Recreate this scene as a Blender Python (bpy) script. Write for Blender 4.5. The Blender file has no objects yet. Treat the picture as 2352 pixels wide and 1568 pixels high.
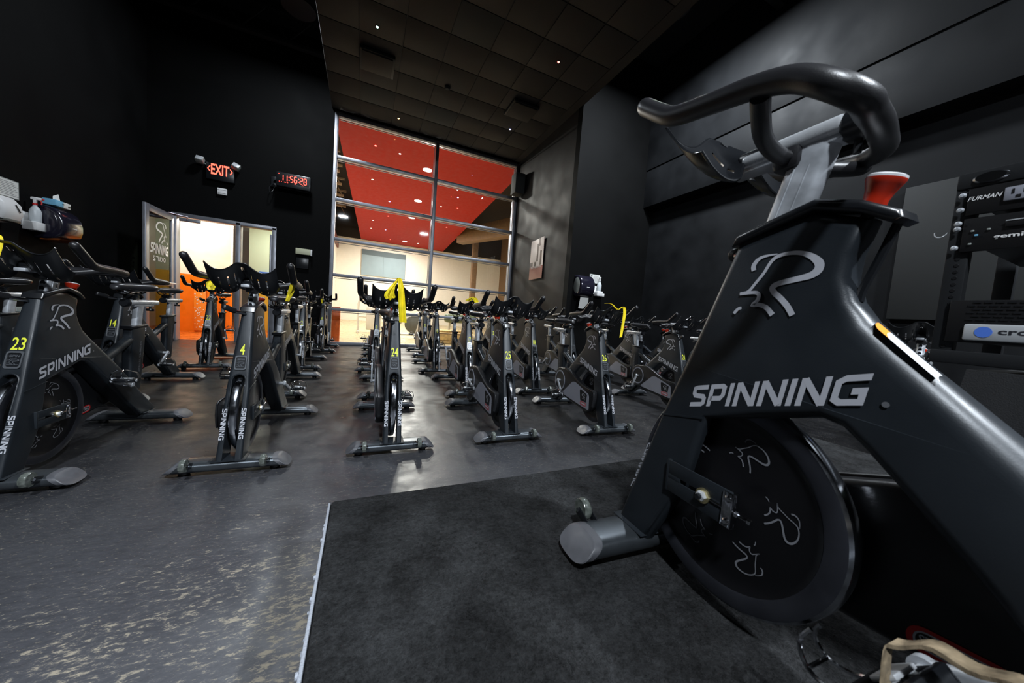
import bpy, bmesh, math, random
from math import sin, cos, pi, radians, sqrt, hypot
from mathutils import Vector, Matrix
from mathutils.geometry import tessellate_polygon
random.seed(7)
SC = bpy.context.scene
COL = SC.collection

# ------------------------------------------------------------------ materials
def srgb(r, g, b):
    f = lambda c: (c/255/12.92) if c <= 10.3 else ((c/255+0.055)/1.055)**2.4
    return (f(r), f(g), f(b), 1)
def mat(name, col, rough=.5, metal=0., emit=None, estr=0., bump=0., bscale=60., var=0., vscale=8., coat=0., spec=.5):
    m = bpy.data.materials.new(name); m.use_nodes = True
    nt = m.node_tree; N = nt.nodes; L = nt.links
    b = N['Principled BSDF']
    b.inputs['Base Color'].default_value = col
    b.inputs['Roughness'].default_value = rough
    b.inputs['Metallic'].default_value = metal
    b.inputs['Specular IOR Level'].default_value = spec
    b.inputs['Coat Weight'].default_value = coat
    b.inputs['Coat Roughness'].default_value = .12
    if emit:
        b.inputs['Emission Color'].default_value = emit
        b.inputs['Emission Strength'].default_value = estr
    tc = N.new('ShaderNodeTexCoord')
    if var:
        no = N.new('ShaderNodeTexNoise'); no.inputs['Scale'].default_value = vscale; no.inputs['Detail'].default_value = 5
        L.new(tc.outputs['Object'], no.inputs['Vector'])
        mr = N.new('ShaderNodeMapRange'); mr.inputs[1].default_value = .3; mr.inputs[2].default_value = .7
        mr.inputs[3].default_value = 1-var; mr.inputs[4].default_value = 1+var
        L.new(no.outputs[0], mr.inputs[0])
        hs = N.new('ShaderNodeHueSaturation'); hs.inputs['Color'].default_value = col
        L.new(mr.outputs[0], hs.inputs['Value']); L.new(hs.outputs[0], b.inputs['Base Color'])
        m2 = N.new('ShaderNodeMapRange'); m2.inputs[1].default_value = .3; m2.inputs[2].default_value = .7
        m2.inputs[3].default_value = max(0, rough-.08); m2.inputs[4].default_value = min(1, rough+.1)
        L.new(no.outputs[0], m2.inputs[0]); L.new(m2.outputs[0], b.inputs['Roughness'])
    if bump:
        n2 = N.new('ShaderNodeTexNoise'); n2.inputs['Scale'].default_value = bscale; n2.inputs['Detail'].default_value = 3
        L.new(tc.outputs['Object'], n2.inputs['Vector'])
        bp = N.new('ShaderNodeBump'); bp.inputs['Strength'].default_value = bump; bp.inputs['Distance'].default_value = .004
        L.new(n2.outputs[0], bp.inputs['Height']); L.new(bp.outputs[0], b.inputs['Normal'])
    return m

M = {}
M['frame'] = mat('charcoal_frame_paint', (.017, .021, .026, 1), .36, .15, bump=.05, bscale=400, var=.12, vscale=6, spec=.45)
M['decal'] = mat('grey_decal_print', srgb(178, 180, 188), .5)
M['decal_dim'] = mat('dim_grey_print', srgb(95, 97, 102), .5)
M['yellow_no'] = mat('yellow_number_print', srgb(226, 232, 60), .5)
M['plastic'] = mat('black_moulded_plastic', (.008, .009, .011, 1), .28, 0, bump=.04, bscale=300, spec=.6)
M['rubber'] = mat('black_grip_foam', (.012, .012, .014, 1), .38, 0, bump=.08, bscale=500, spec=.6)
M['guard'] = mat('black_guard_plastic', (.008, .0085, .010, 1), .38, 0, bump=.06, bscale=250)
M['guard_grey'] = mat('grey_guard_inlay', srgb(136, 138, 148), .45)
M['alu'] = mat('brushed_aluminium', srgb(205, 208, 212), .3, .4, var=.15, vscale=14)
M['alu_dull'] = mat('worn_aluminium', srgb(176, 180, 186), .42, .25, var=.3, vscale=22)
M['stab'] = mat('grey_metallic_paint', srgb(82, 87, 92), .28, .75, var=.18, vscale=9, bump=.02, bscale=300)
M['cap'] = mat('grey_cap_plastic', srgb(78, 79, 84), .5, 0, var=.15, vscale=30)
M['badge'] = mat('grey_chrome_badge', srgb(120, 124, 130), .25, .6)
M['chrome'] = mat('polished_chrome', srgb(205, 207, 212), .12, 1.)
M['rim'] = mat('polished_steel_rim', srgb(200, 204, 212), .16, 1., var=.06, vscale=25)
M['rimside'] = mat('machined_rim_flank', srgb(74, 76, 84), .38, .8, var=.12, vscale=12)
M['wheel_black'] = mat('black_flywheel_enamel', (.005, .005, .006, 1), .3, 0, spec=.4)
M['emblem'] = mat('grey_emblem_paint', srgb(120, 122, 128), .5)
M['red'] = mat('red_knob_plastic', srgb(186, 42, 16), .35, 0, coat=.3)
M['white'] = mat('white_plastic', srgb(232, 232, 232), .4)
M['whitegloss'] = mat('pale_knob_cap', srgb(225, 225, 228), .25)
M['leather'] = mat('black_saddle_vinyl', (.022, .022, .025, 1), .32, 0, bump=.06, bscale=180, spec=.6)
M['bumper'] = mat('grey_saddle_bumper', srgb(150, 148, 150), .4)
M['clearwheel'] = mat('cloudy_clear_polymer', srgb(92, 97, 92), .14, 0, spec=.9, var=.4, vscale=60)
M['brass'] = mat('brass_washer', srgb(214, 200, 150), .25, .9)
M['orange_st'] = mat('orange_sticker', srgb(240, 150, 30), .5)
M['white_st'] = mat('white_sticker', srgb(240, 244, 248), .45)
M['strapw'] = mat('worn_tan_strap', srgb(140, 124, 100), .7, 0, var=.5, vscale=60, bump=.3, bscale=120)
M['yellow'] = mat('yellow_cloth', srgb(236, 214, 24), .65, 0, bump=.3, bscale=40, var=.15, vscale=20)
M['redlbl'] = mat('red_label_print', srgb(190, 20, 20), .45)
M['wall'] = mat('black_wall_paint', (.0032, .0033, .0034, 1), .75, 0, bump=.12, bscale=18, var=.25, vscale=1.6, spec=.08)
M['wall2'] = mat('charcoal_wall_paint', (.0060, .0066, .0076, 1), .62, 0, bump=.12, bscale=22, var=.3, vscale=2.2, spec=.16)
M['wall3'] = mat('taupe_grey_wall_paint', (.013, .0112, .0118, 1), .65, 0, bump=.08, bscale=22, var=.15, vscale=2.2, spec=.3)
M['deck'] = mat('dark_open_ceiling', (.004, .004, .004, 1), .9)
M['truss'] = mat('dark_truss_steel', (.01, .0095, .009, 1), .6)
M['framegrey'] = mat('silver_window_frame', srgb(150, 152, 160), .38, .6, var=.08)
M['cream'] = mat('cream_wall_paint', srgb(240, 234, 220), .7, 0, bump=.05, bscale=30, var=.04)
M['redceil'] = mat('red_soffit_paint', srgb(158, 27, 12), .7, 0, bump=.1, bscale=200, var=.04, spec=.2)
M['teal'] = mat('blue_grey_wall_panel', srgb(140, 158, 166), .7, 0, var=.06, vscale=3)
M['teald'] = mat('dark_blue_grey_trim', srgb(92, 106, 112), .7)
M['orange'] = mat('orange_wall_paint', srgb(246, 128, 8), .5, 0, var=.05)
M['orangecol'] = mat('orange_column_paint', srgb(206, 92, 20), .4, 0, var=.15, vscale=12)
M['hallfloor'] = mat('tan_hall_floor', srgb(186, 168, 128), .3, 0, var=.15, vscale=5)
M['hallorange'] = mat('orange_glossy_floor', srgb(190, 96, 30), .28, 0, var=.25, vscale=6)
M['palegreen'] = mat('pale_green_wall', srgb(200, 214, 190), .7)
M['beam'] = mat('brown_timber_beam', srgb(120, 92, 62), .6, 0, var=.2)
M['beamd'] = mat('dark_brown_void', srgb(38, 28, 20), .7)
M['gymwhite'] = mat('pale_machine_paint', srgb(214, 208, 196), .4, .1)
M['gymgrey'] = mat('grey_machine_shroud', srgb(98, 98, 92), .45)
M['gymgreen'] = mat('olive_machine_shroud', srgb(92, 100, 74), .45)
M['timber'] = mat('pale_timber_bench', srgb(214, 176, 112), .5, 0, var=.3, vscale=14)
M['panel'] = mat('dark_acoustic_board', (.007, .008, .008, 1), .75, 0, bump=.1, bscale=200)
M['rack'] = mat('black_rack_steel', (.03, .032, .035, 1), .4, .5, bump=.03, bscale=300)
M['rackpanel'] = mat('black_equipment_panel', (.006, .006, .007, 1), .4)
M['silverpanel'] = mat('silver_amplifier_face', srgb(196, 200, 204), .4, .3)
M['bluebadge'] = mat('blue_badge_print', srgb(78, 120, 214), .5)
M['darktext'] = mat('dark_print', srgb(30, 32, 40), .5)
M['cloth'] = mat('black_draped_cloth', (.012, .0125, .014, 1), .85, 0, bump=.3, bscale=500)
M['dispenser'] = mat('smoky_dispenser_plastic', (.012, .011, .022, 1), .16, 0, coat=.5, spec=.6)
M['amber'] = mat('amber_dispenser_plastic', srgb(120, 62, 24), .25)
M['bluebox'] = mat('pale_blue_card', srgb(120, 190, 226), .6)
M['paper'] = mat('white_paper', srgb(228, 228, 224), .8)
M['redp'] = mat('red_trigger_plastic', srgb(206, 24, 24), .4)
M['milky'] = mat('milky_bottle_plastic', srgb(206, 212, 216), .35)
M['poster_w'] = mat('poster_pale_print', srgb(236, 226, 224), .3)
M['poster_d'] = mat('poster_dark_print', srgb(58, 26, 22), .3)
M['poster_p'] = mat('poster_pink_print', srgb(170, 84, 66), .3)
M['whitetape'] = mat('frayed_white_edge', srgb(160, 165, 175), .6, 0, bump=.5, bscale=200)
M['steelgrey'] = mat('mid_grey_box', srgb(150, 156, 152), .45, .2)
M['doorglass_txt'] = mat('white_vinyl_lettering', srgb(235, 238, 235), .5)
def emis(name, col, s): return mat(name, (0, 0, 0, 1), .5, emit=col, estr=s)
M['e_red'] = emis('red_led_glow', (1, .06, .04, 1), 5)
M['e_exit'] = emis('exit_letter_glow', (1, .1, .06, 1), 3)
M['e_white'] = emis('white_lamp_glow', (1, 1, 1, 1), 30)
M['e_down'] = emis('downlight_glow', (1, .97, .9, 1), 4)
M['e_green'] = emis('green_led_glow', (.45, 1, .7, 1), 12)
M['e_orange'] = emis('orange_led_glow', (1, .4, .12, 1), 12)
M['e_blue'] = emis('blue_led_glow', (.35, .35, 1, 1), 12)
M['e_reddot'] = emis('red_star_glow', (1, .06, .05, 1), 14)

def glass(name, tint=(.93, .95, .94, 1), gl=1.):
    m = bpy.data.materials.new(name); m.use_nodes = True; nt = m.node_tree; nt.nodes.clear()
    o = nt.nodes.new('ShaderNodeOutputMaterial'); mx = nt.nodes.new('ShaderNodeMixShader')
    tr = nt.nodes.new('ShaderNodeBsdfTransparent'); tr.inputs[0].default_value = tint
    gs = nt.nodes.new('ShaderNodeBsdfGlossy'); gs.inputs['Roughness'].default_value = .02
    fr = nt.nodes.new('ShaderNodeFresnel'); fr.inputs[0].default_value = 1.45
    ml = nt.nodes.new('ShaderNodeMath'); ml.operation = 'MULTIPLY'; ml.inputs[1].default_value = gl
    nt.links.new(fr.outputs[0], ml.inputs[0]); nt.links.new(ml.outputs[0], mx.inputs[0])
    nt.links.new(tr.outputs[0], mx.inputs[1]); nt.links.new(gs.outputs[0], mx.inputs[2]); nt.links.new(mx.outputs[0], o.inputs[0])
    return m
M['glass'] = glass('clear_pane_glass')
M['glass_door'] = glass('green_tinted_door_glass', (.72, .82, .72, 1))

def floor_mat():
    m = mat('scuffed_black_floor_paint', (.02, .02, .022, 1), .3, spec=.38)
    nt = m.node_tree; N = nt.nodes; L = nt.links; b = N['Principled BSDF']; tc = N['Texture Coordinate']
    def mp(sx, sy, rz=0):
        x = N.new('ShaderNodeMapping'); x.inputs['Scale'].default_value = (sx, sy, 1); x.inputs['Rotation'].default_value = (0, 0, rz)
        L.new(tc.outputs['Object'], x.inputs[0]); return x
    def noise(v, s, d=6, r=.6, dist=0):
        n = N.new('ShaderNodeTexNoise'); n.inputs['Scale'].default_value = s; n.inputs['Detail'].default_value = d
        n.inputs['Roughness'].default_value = r; n.inputs['Distortion'].default_value = dist; L.new(v.outputs[0], n.inputs['Vector']); return n
    def ramp(src, a, c):
        r = N.new('ShaderNodeMapRange'); r.inputs[1].default_value = a; r.inputs[2].default_value = c; L.new(src.outputs[0], r.inputs[0]); r.clamp = True; return r
    def mul(a, c, op='MULTIPLY'):
        k = N.new('ShaderNodeMath'); k.operation = op; L.new(a.outputs[0], k.inputs[0])
        if isinstance(c, float): k.inputs[1].default_value = c
        else: L.new(c.outputs[0], k.inputs[1])
        k.use_clamp = True; return k
    # worn region mask: wear, made stronger near the instructor's platform to paint in lamplight
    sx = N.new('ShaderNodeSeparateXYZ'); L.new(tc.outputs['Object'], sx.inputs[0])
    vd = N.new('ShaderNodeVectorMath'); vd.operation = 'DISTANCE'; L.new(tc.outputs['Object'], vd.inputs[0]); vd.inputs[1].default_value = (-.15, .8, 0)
    wear_lit = N.new('ShaderNodeMapRange'); L.new(vd.outputs['Value'], wear_lit.inputs[0]); wear_lit.inputs[1].default_value = .5; wear_lit.inputs[2].default_value = 1.5; wear_lit.inputs[3].default_value = .17; wear_lit.inputs[4].default_value = 0
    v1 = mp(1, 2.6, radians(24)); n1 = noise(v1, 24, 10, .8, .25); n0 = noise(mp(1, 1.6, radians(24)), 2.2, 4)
    s = N.new('ShaderNodeMath'); s.operation = 'ADD'; L.new(n1.outputs[0], s.inputs[0]); L.new(wear_lit.outputs[0], s.inputs[1])
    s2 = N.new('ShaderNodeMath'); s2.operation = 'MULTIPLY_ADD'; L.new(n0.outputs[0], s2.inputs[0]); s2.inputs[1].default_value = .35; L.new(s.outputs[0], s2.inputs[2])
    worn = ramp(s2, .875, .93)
    fine = ramp(noise(mp(1, 3.2, radians(24)), 60, 6, .72, .3), .60, .66)
    fl = mul(fine, .8)
    # hairline scratches
    vo = N.new('ShaderNodeTexVoronoi'); vo.feature = 'DISTANCE_TO_EDGE'; vo.inputs['Scale'].default_value = 3.2; L.new(mp(1, 3, radians(35)).outputs[0], vo.inputs['Vector'])
    sc = ramp(vo, .0035, .0); scm = mul(sc, ramp(noise(mp(1, 1), 3, 3), .55, .7)); scm = mul(scm, .25)
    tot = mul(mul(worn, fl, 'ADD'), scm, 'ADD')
    base = N.new('ShaderNodeMix'); base.data_type = 'RGBA'; L.new(noise(mp(1, 1.6, radians(24)), 3, 6).outputs[0], base.inputs[0])
    base.inputs[6].default_value = (.0035, .0035, .004, 1); base.inputs[7].default_value = (.0155, .016, .0185, 1)
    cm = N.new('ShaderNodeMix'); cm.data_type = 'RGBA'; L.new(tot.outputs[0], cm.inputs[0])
    lit_base = N.new('ShaderNodeMix'); lit_base.data_type = 'RGBA'; lit_mask = ramp(vd, 0, 1); lit_mask.inputs[1].default_value = 2.4; lit_mask.inputs[2].default_value = .5; L.new(vd.outputs['Value'], lit_mask.inputs[0])
    L.new(lit_mask.outputs[0], lit_base.inputs[0]); L.new(base.outputs[2], lit_base.inputs[6])
    b2 = N.new('ShaderNodeMix'); b2.data_type = 'RGBA'; L.new(n1.outputs[0], b2.inputs[0]); b2.inputs[6].default_value = (.004, .0042, .005, 1); b2.inputs[7].default_value = (.125, .128, .145, 1)  # lighter mottled grey: lamplight by the platform painted into the base, with some wear
    L.new(b2.outputs[2], lit_base.inputs[7]); L.new(lit_base.outputs[2], cm.inputs[6]); cm.inputs[7].default_value = (.30, .265, .205, 1)
    L.new(cm.outputs[2], b.inputs['Base Color'])
    rr = N.new('ShaderNodeMapRange'); L.new(noise(mp(1, 1), 6, 5).outputs[0], rr.inputs[0]); rr.inputs[1].default_value = .3; rr.inputs[2].default_value = .7; rr.inputs[3].default_value = .27; rr.inputs[4].default_value = .5
    ra = N.new('ShaderNodeMath'); ra.operation = 'MULTIPLY_ADD'; L.new(tot.outputs[0], ra.inputs[0]); ra.inputs[1].default_value = .3; L.new(rr.outputs[0], ra.inputs[2])
    L.new(ra.outputs[0], b.inputs['Roughness'])
    bp = N.new('ShaderNodeBump'); bp.inputs['Strength'].default_value = .18; bp.inputs['Distance'].default_value = .01
    hn = noise(mp(1, 1.5), 7, 6, .6); L.new(hn.outputs[0], bp.inputs['Height']); L.new(bp.outputs[0], b.inputs['Normal'])
    return m
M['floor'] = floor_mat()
def carpet_mat():
    m = mat('black_carpet_pile', (.02, .02, .021, 1), .95, spec=.1)
    nt = m.node_tree; N = nt.nodes; L = nt.links; b = N['Principled BSDF']; tc = N['Texture Coordinate']
    def noise(s, d, r=.6):
        n = N.new('ShaderNodeTexNoise'); n.inputs['Scale'].default_value = s; n.inputs['Detail'].default_value = d; n.inputs['Roughness'].default_value = r
        L.new(tc.outputs['Object'], n.inputs['Vector']); return n
    a = noise(7, 6, .75); f = noise(95, 5, .85); lint = noise(240, 1)
    ad = N.new('ShaderNodeMath'); ad.operation = 'MULTIPLY'; L.new(a.outputs[0], ad.inputs[0]); L.new(f.outputs[0], ad.inputs[1])
    r = N.new('ShaderNodeMapRange'); r.inputs[1].default_value = .15; r.inputs[2].default_value = .38; L.new(ad.outputs[0], r.inputs[0])
    c = N.new('ShaderNodeMix'); c.data_type = 'RGBA'; L.new(r.outputs[0], c.inputs[0]); c.inputs[6].default_value = (.0015, .0016, .0018, 1); c.inputs[7].default_value = (.05, .052, .055, 1)
    lr = N.new('ShaderNodeMapRange'); lr.inputs[1].default_value = .83; lr.inputs[2].default_value = .86; L.new(lint.outputs[0], lr.inputs[0])
    c2 = N.new('ShaderNodeMix'); c2.data_type = 'RGBA'; L.new(lr.outputs[0], c2.inputs[0]); L.new(c.outputs[2], c2.inputs[6]); c2.inputs[7].default_value = (.4, .38, .32, 1)
    L.new(c2.outputs[2], b.inputs['Base Color'])
    b.inputs['Sheen Weight'].default_value = .03
    bp = N.new('ShaderNodeBump'); bp.inputs['Strength'].default_value = 1.; bp.inputs['Distance'].default_value = .012
    L.new(f.outputs[0], bp.inputs['Height'])
    bp2 = N.new('ShaderNodeBump'); bp2.inputs['Strength'].default_value = .5; bp2.inputs['Distance'].default_value = .02
    n3 = noise(26, 4); L.new(n3.outputs[0], bp2.inputs['Height']); L.new(bp.outputs[0], bp2.inputs['Normal']); L.new(bp2.outputs[0], b.inputs['Normal'])
    return m
M['carpet'] = carpet_mat()
def tile_mat():
    m = mat('dark_ceiling_tile', (.034, .028, .023, 1), .85, 0, bump=.3, bscale=90, var=.2, vscale=1.3)
    return m
M['tile'] = tile_mat(); M['tiled'] = mat('black_ceiling_tile', (.02, .021, .02, 1), .85, bump=.3, bscale=120)
M['tee'] = mat('black_ceiling_grid', (.006, .006, .006, 1), .7)

# ------------------------------------------------------------------ mesh builder
class MB:
    def __init__(s): s.v = []; s.f = []; s.m = []
    def add(s, vs, fs, mi=0):
        o = len(s.v); s.v += [tuple(p) for p in vs]
        for f in fs: s.f.append([i+o for i in f]); s.m.append(mi)
        return s
    def xf(s, M4, start=0):
        for i in range(start, len(s.v)): s.v[i] = tuple(M4 @ Vector(s.v[i]))
        return s
    def box(s, c, d, bev=0., mi=0, rot=None, seg=2):
        b = bmesh.new(); bmesh.ops.create_cube(b, size=1)
        for v in b.verts: v.co = Vector((v.co.x*d[0], v.co.y*d[1], v.co.z*d[2]))
        if bev: bmesh.ops.bevel(b, geom=b.edges[:], offset=min(bev, min(d)*.49), segments=seg, profile=.5, affect='EDGES')
        if rot is not None: b.transform(rot if len(rot) == 4 else rot.to_4x4())
        b.transform(Matrix.Translation(c)); b.verts.ensure_lookup_table()
        s.add([v.co[:] for v in b.verts], [[v.index for v in f.verts] for f in b.faces], mi); b.free(); return s
    def tube(s, path, r, seg=12, smooth=0, caps=True, mi=0, ry=None, dome=False):
        P = [Vector(p) for p in path]; R = list(r) if isinstance(r, (list, tuple)) else [r]*len(P)
        if smooth:
            Q = []; RR = []
            for i in range(len(P)-1):
                p0 = P[max(i-1, 0)]; p1 = P[i]; p2 = P[i+1]; p3 = P[min(i+2, len(P)-1)]
                for k in range(smooth):
                    t = k/smooth
                    Q.append(.5*((2*p1)+(p2-p0)*t+(2*p0-5*p1+4*p2-p3)*t*t+(-p0+3*p1-3*p2+p3)*t**3)); RR.append(R[i]*(1-t)+R[i+1]*t)
            Q.append(P[-1]); RR.append(R[-1]); P, R = Q, RR
        if dome:
            d0 = (P[0]-P[1]).normalized(); d1 = (P[-1]-P[-2]).normalized(); a = []; b = []; ra = []; rb = []
            for k in range(3, 0, -1): an = k*pi/2/3.2; a.append(P[0]+d0*R[0]*sin(an)); ra.append(R[0]*cos(an))
            for k in range(1, 4): an = k*pi/2/3.2; b.append(P[-1]+d1*R[-1]*sin(an)); rb.append(R[-1]*cos(an))
            P = a+P+b; R = ra+R+rb
        vs = []; n = len(P); up = None
        for i, p in enumerate(P):
            t = (P[min(i+1, n-1)]-P[max(i-1, 0)]).normalized()
            if up is None: up = Vector((0, 0, 1)) if abs(t.z) < .9 else Vector((1, 0, 0))
            up = (up-t*up.dot(t)).normalized(); sd = t.cross(up)
            for k in range(seg):
                a = 2*pi*k/seg; vs.append(p+up*cos(a)*R[i]+sd*sin(a)*(ry if ry else R[i]))
        fs = []
        for i in range(n-1):
            for k in range(seg):
                k2 = (k+1) % seg; fs.append([i*seg+k, i*seg+k2, (i+1)*seg+k2, (i+1)*seg+k])
        if caps: fs.append(list(range(seg))[::-1]); fs.append([(n-1)*seg+k for k in range(seg)])
        return s.add(vs, fs, mi)
    def lathe(s, prof, M4=None, seg=32, mi=0, cap=True):   # prof list of (r,h); axis local z
        vs = []; n = len(prof)
        for r, h in prof:
            for k in range(seg):
                a = 2*pi*k/seg; vs.append(Vector((max(r, 1e-5)*cos(a), max(r, 1e-5)*sin(a), h)))
        fs = [[i*seg+k, i*seg+(k+1) % seg, (i+1)*seg+(k+1) % seg, (i+1)*seg+k] for i in range(n-1) for k in range(seg)]
        if cap and prof[0][0] > 1e-4: fs.append(list(range(seg))[::-1])
        if cap and prof[-1][0] > 1e-4: fs.append([(n-1)*seg+k for k in range(seg)])
        if M4: vs = [M4 @ v for v in vs]
        return s.add(vs, fs, mi)
    def prism(s, poly, hw, r=.0, n=3, mi=0, yc=0., mapf=None):
        """poly in (x,z), extruded in y between -hw..hw (hw number or function(x,z)), edges rounded by r"""
        A = sum(poly[i][0]*poly[(i+1) % len(poly)][1]-poly[(i+1) % len(poly)][0]*poly[i][1] for i in range(len(poly)))
        if A < 0: poly = poly[::-1]
        N_ = len(poly); H = hw if callable(hw) else (lambda x, z: hw)
        nor = []
        for i in range(N_):
            a = Vector(poly[i-1]); b = Vector(poly[i]); c = Vector(poly[(i+1) % N_])
            e1 = (b-a).normalized(); e2 = (c-b).normalized(); n1 = Vector((-e1.y, e1.x)); n2 = Vector((-e2.y, e2.x))
            m_ = n1+n2; l = m_.length; m_ = m_/l if l > 1e-6 else n1; k = 1/max(.45, m_.dot(n1)); nor.append(m_*k)
        RF = r if callable(r) else (lambda x, z: r)
        st = n; sides = [((1-cos(pi/2*k/st)), (1-sin(pi/2*k/st))) for k in range(st, -1, -1)] if (callable(r) or r > 0) else [(0, 0)]
        vs = []; seq = [(d, e, 1) for d, e in sides]+[(d, e, -1) for d, e in sides[::-1]]
        for d, e, sg in seq:
            for i in range(N_):
                q = RF(poly[i][0], poly[i][1]); x = poly[i][0]+nor[i].x*d*q; z = poly[i][1]+nor[i].y*d*q
                vs.append(Vector((x, yc+sg*(H(poly[i][0], poly[i][1])-e*q), z)))
        fs = []
        for j in range(len(seq)-1):
            for i in range(N_):
                i2 = (i+1) % N_; fs.append([j*N_+i, j*N_+i2, (j+1)*N_+i2, (j+1)*N_+i])
        cap = tessellate_polygon([[Vector((vs[i].x, vs[i].z, 0)) for i in range(N_)]])
        for t in cap:
            fs.append(list(t)); fs.append([(len(seq)-1)*N_+k for k in t][::-1])
        if mapf: vs = [mapf(v) for v in vs]
        return s.add(vs, fs, mi)
    def mesh(s, name, mats, ang=35, recalc=True):
        me = bpy.data.meshes.new(name); me.from_pydata(s.v, [], s.f)
        for m in mats: me.materials.append(m)
        me.polygons.foreach_set('material_index', s.m)
        b = bmesh.new(); b.from_mesh(me)
        if recalc: bmesh.ops.recalc_face_normals(b, faces=b.faces)
        smooth_bm(b, ang); b.to_mesh(me); b.free(); return me
def smooth_bm(b, ang):
    c = radians(ang)
    for f in b.faces: f.smooth = True
    for e in b.edges:
        e.smooth = (len(e.link_faces) == 2 and e.calc_face_angle(0) < c)
def link(o, parent=None):
    COL.objects.link(o)
    if parent: o.parent = parent
    return o
def ob(name, mb, mats, parent=None, loc=(0, 0, 0), ang=35, recalc=True):
    if not isinstance(mats, (list, tuple)): mats = [mats]
    me = mb if isinstance(mb, bpy.types.Mesh) else mb.mesh(name, mats, ang, recalc)
    o = bpy.data.objects.new(name, me); o.location = loc; return link(o, parent)
def tag(o, label=None, cat=None, group=None, kind=None):
    if label: o['label'] = label
    if cat: o['category'] = cat
    if group: o['group'] = group
    if kind: o['kind'] = kind
    return o
def empty(name, loc, rz=0):
    o = bpy.data.objects.new(name, None); o.location = loc; o.rotation_euler = (0, 0, rz); o.empty_display_size = .1; return link(o)
def struct(name, mb, mats, parent=None, **k):
    o = ob(name, mb, mats, parent, **k)
    if not parent: o['kind'] = 'structure'
    return o

# ------------------------------------------------------------------ lettering (own stroke alphabet + built-in font)
def ribbon(pts, w, closed=False):
    """2d polyline -> 2d quads"""
    P = [Vector(p) for p in pts]; W = list(w) if isinstance(w, (list, tuple)) else [w]*len(P); n = len(P); vs = []
    for i in range(n):
        a = P[i-1] if (i > 0 or closed) else None; c = P[(i+1) % n] if (i < n-1 or closed) else None
        e1 = (P[i]-a).normalized() if a is not None else None; e2 = (c-P[i]).normalized() if c is not None else None
        if e1 is None: e1 = e2
        if e2 is None: e2 = e1
        n1 = Vector((-e1.y, e1.x)); n2 = Vector((-e2.y, e2.x)); m_ = n1+n2
        m_ = m_.normalized() if m_.length > 1e-6 else n1
        k = 1/max(.5, m_.dot(n1)); vs += [P[i]+m_*k*W[i]/2, P[i]-m_*k*W[i]/2]
    fs = [[2*i, 2*i+1, (2*i+3) % (2*n), (2*i+2) % (2*n)] for i in range(n if closed else n-1)]
    return vs, fs
def crom(pts, k=5):
    P = [Vector(p) for p in pts]; Q = []
    for i in range(len(P)-1):
        p0 = P[max(i-1, 0)]; p1 = P[i]; p2 = P[i+1]; p3 = P[min(i+2, len(P)-1)]
        for j in range(k):
            t = j/k; Q.append(.5*((2*p1)+(p2-p0)*t+(2*p0-5*p1+4*p2-p3)*t*t+(-p0+3*p1-3*p2+p3)*t**3))
    Q.append(P[-1]); return Q
T = .21; h = T/2
GL = {  # width, strokes on a 1-high grid
 'S': (.86, [[(.86, 1-h), (.22, 1-h), (h, .86), (h, .66), (.2, .5+.03), (.66, .5-.03), (.86-h, .36), (.86-h, .17), (.66, h), (0, h)]]),
 'P': (.86, [[(h, 0), (h, 1-h), (.64, 1-h), (.86-h, .82), (.86-h, .5), (.64, .36), (h, .36)]]),
 'I': (.24, [[(.12, 0), (.12, 1)]]),
 'N': (.98, [[(h, 0), (h, 1)], [(.13, .96), (.85, .04)], [(.98-h, 0), (.98-h, 1)]]),
 'G': (.98, [[(.98, 1-h), (.3, 1-h), (h, .78), (h, .22), (.28, h), (.98-h, h), (.98-h, .46), (.55, .46)]]),
 'E': (.8, [[(.8, 1-h), (h, 1-h), (h, h), (.8, h)], [(h, .5), (.72, .5)]]),
 'R': (.88, [[(h, 0), (h, 1-h), (.64, 1-h), (.88-h, .84), (.88-h, .56), (.64, .42), (h, .42)], [(.5, .42), (.84, 0)]]),
}
def word(s, L, H, slant=.12, gap=.13):
    """2d triangles for word scaled to L x H"""
    x = 0; vs = []; fs = []
    for ch in s:
        w, st = GL[ch]
        for p in st:
            v, f = ribbon(p, T); o = len(vs); e_ = (len(fs) % 7)*.00013; vs += [Vector((a.x+x, a.y, e_)) for a in v]; fs += [[i+o for i in q] for q in f]
        x += w+gap
    tot = x-gap
    return [Vector((v.x/tot*L+slant*v.y*H, v.y*H, v.z)) for v in vs], fs
_fc = {}
def ftext(s, L, H, bold=0., slant=0.):
    key = (s, bold)
    if key not in _fc:
        cu = bpy.data.curves.new('t', 'FONT'); cu.body = s; cu.offset = bold; cu.resolution_u = 3
        o = bpy.data.objects.new('t', cu); COL.objects.link(o); dg = bpy.context.evaluated_depsgraph_get()
        me = o.evaluated_get(dg).to_mesh(); vs = [Vector((v.co.x, v.co.y)) for v in me.vertices]; fs = [list(p.vertices) for p in me.polygons]
        o.evaluated_get(dg).to_mesh_clear(); bpy.data.objects.remove(o); bpy.data.curves.remove(cu)
        x0 = min(v.x for v in vs); x1 = max(v.x for v in vs); y0 = min(v.y for v in vs); y1 = max(v.y for v in vs)
        _fc[key] = ([((v.x-x0)/(x1-x0), (v.y-y0)/(y1-y0)) for v in vs], fs)
    vs, fs = _fc[key]
    return [Vector((x*L+slant*y*H, y*H)) for x, y in vs], fs
def put(mb, vf, fn, mi=0):
    vs, fs = vf; return mb.add([fn(v) for v in vs], fs, mi)
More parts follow.
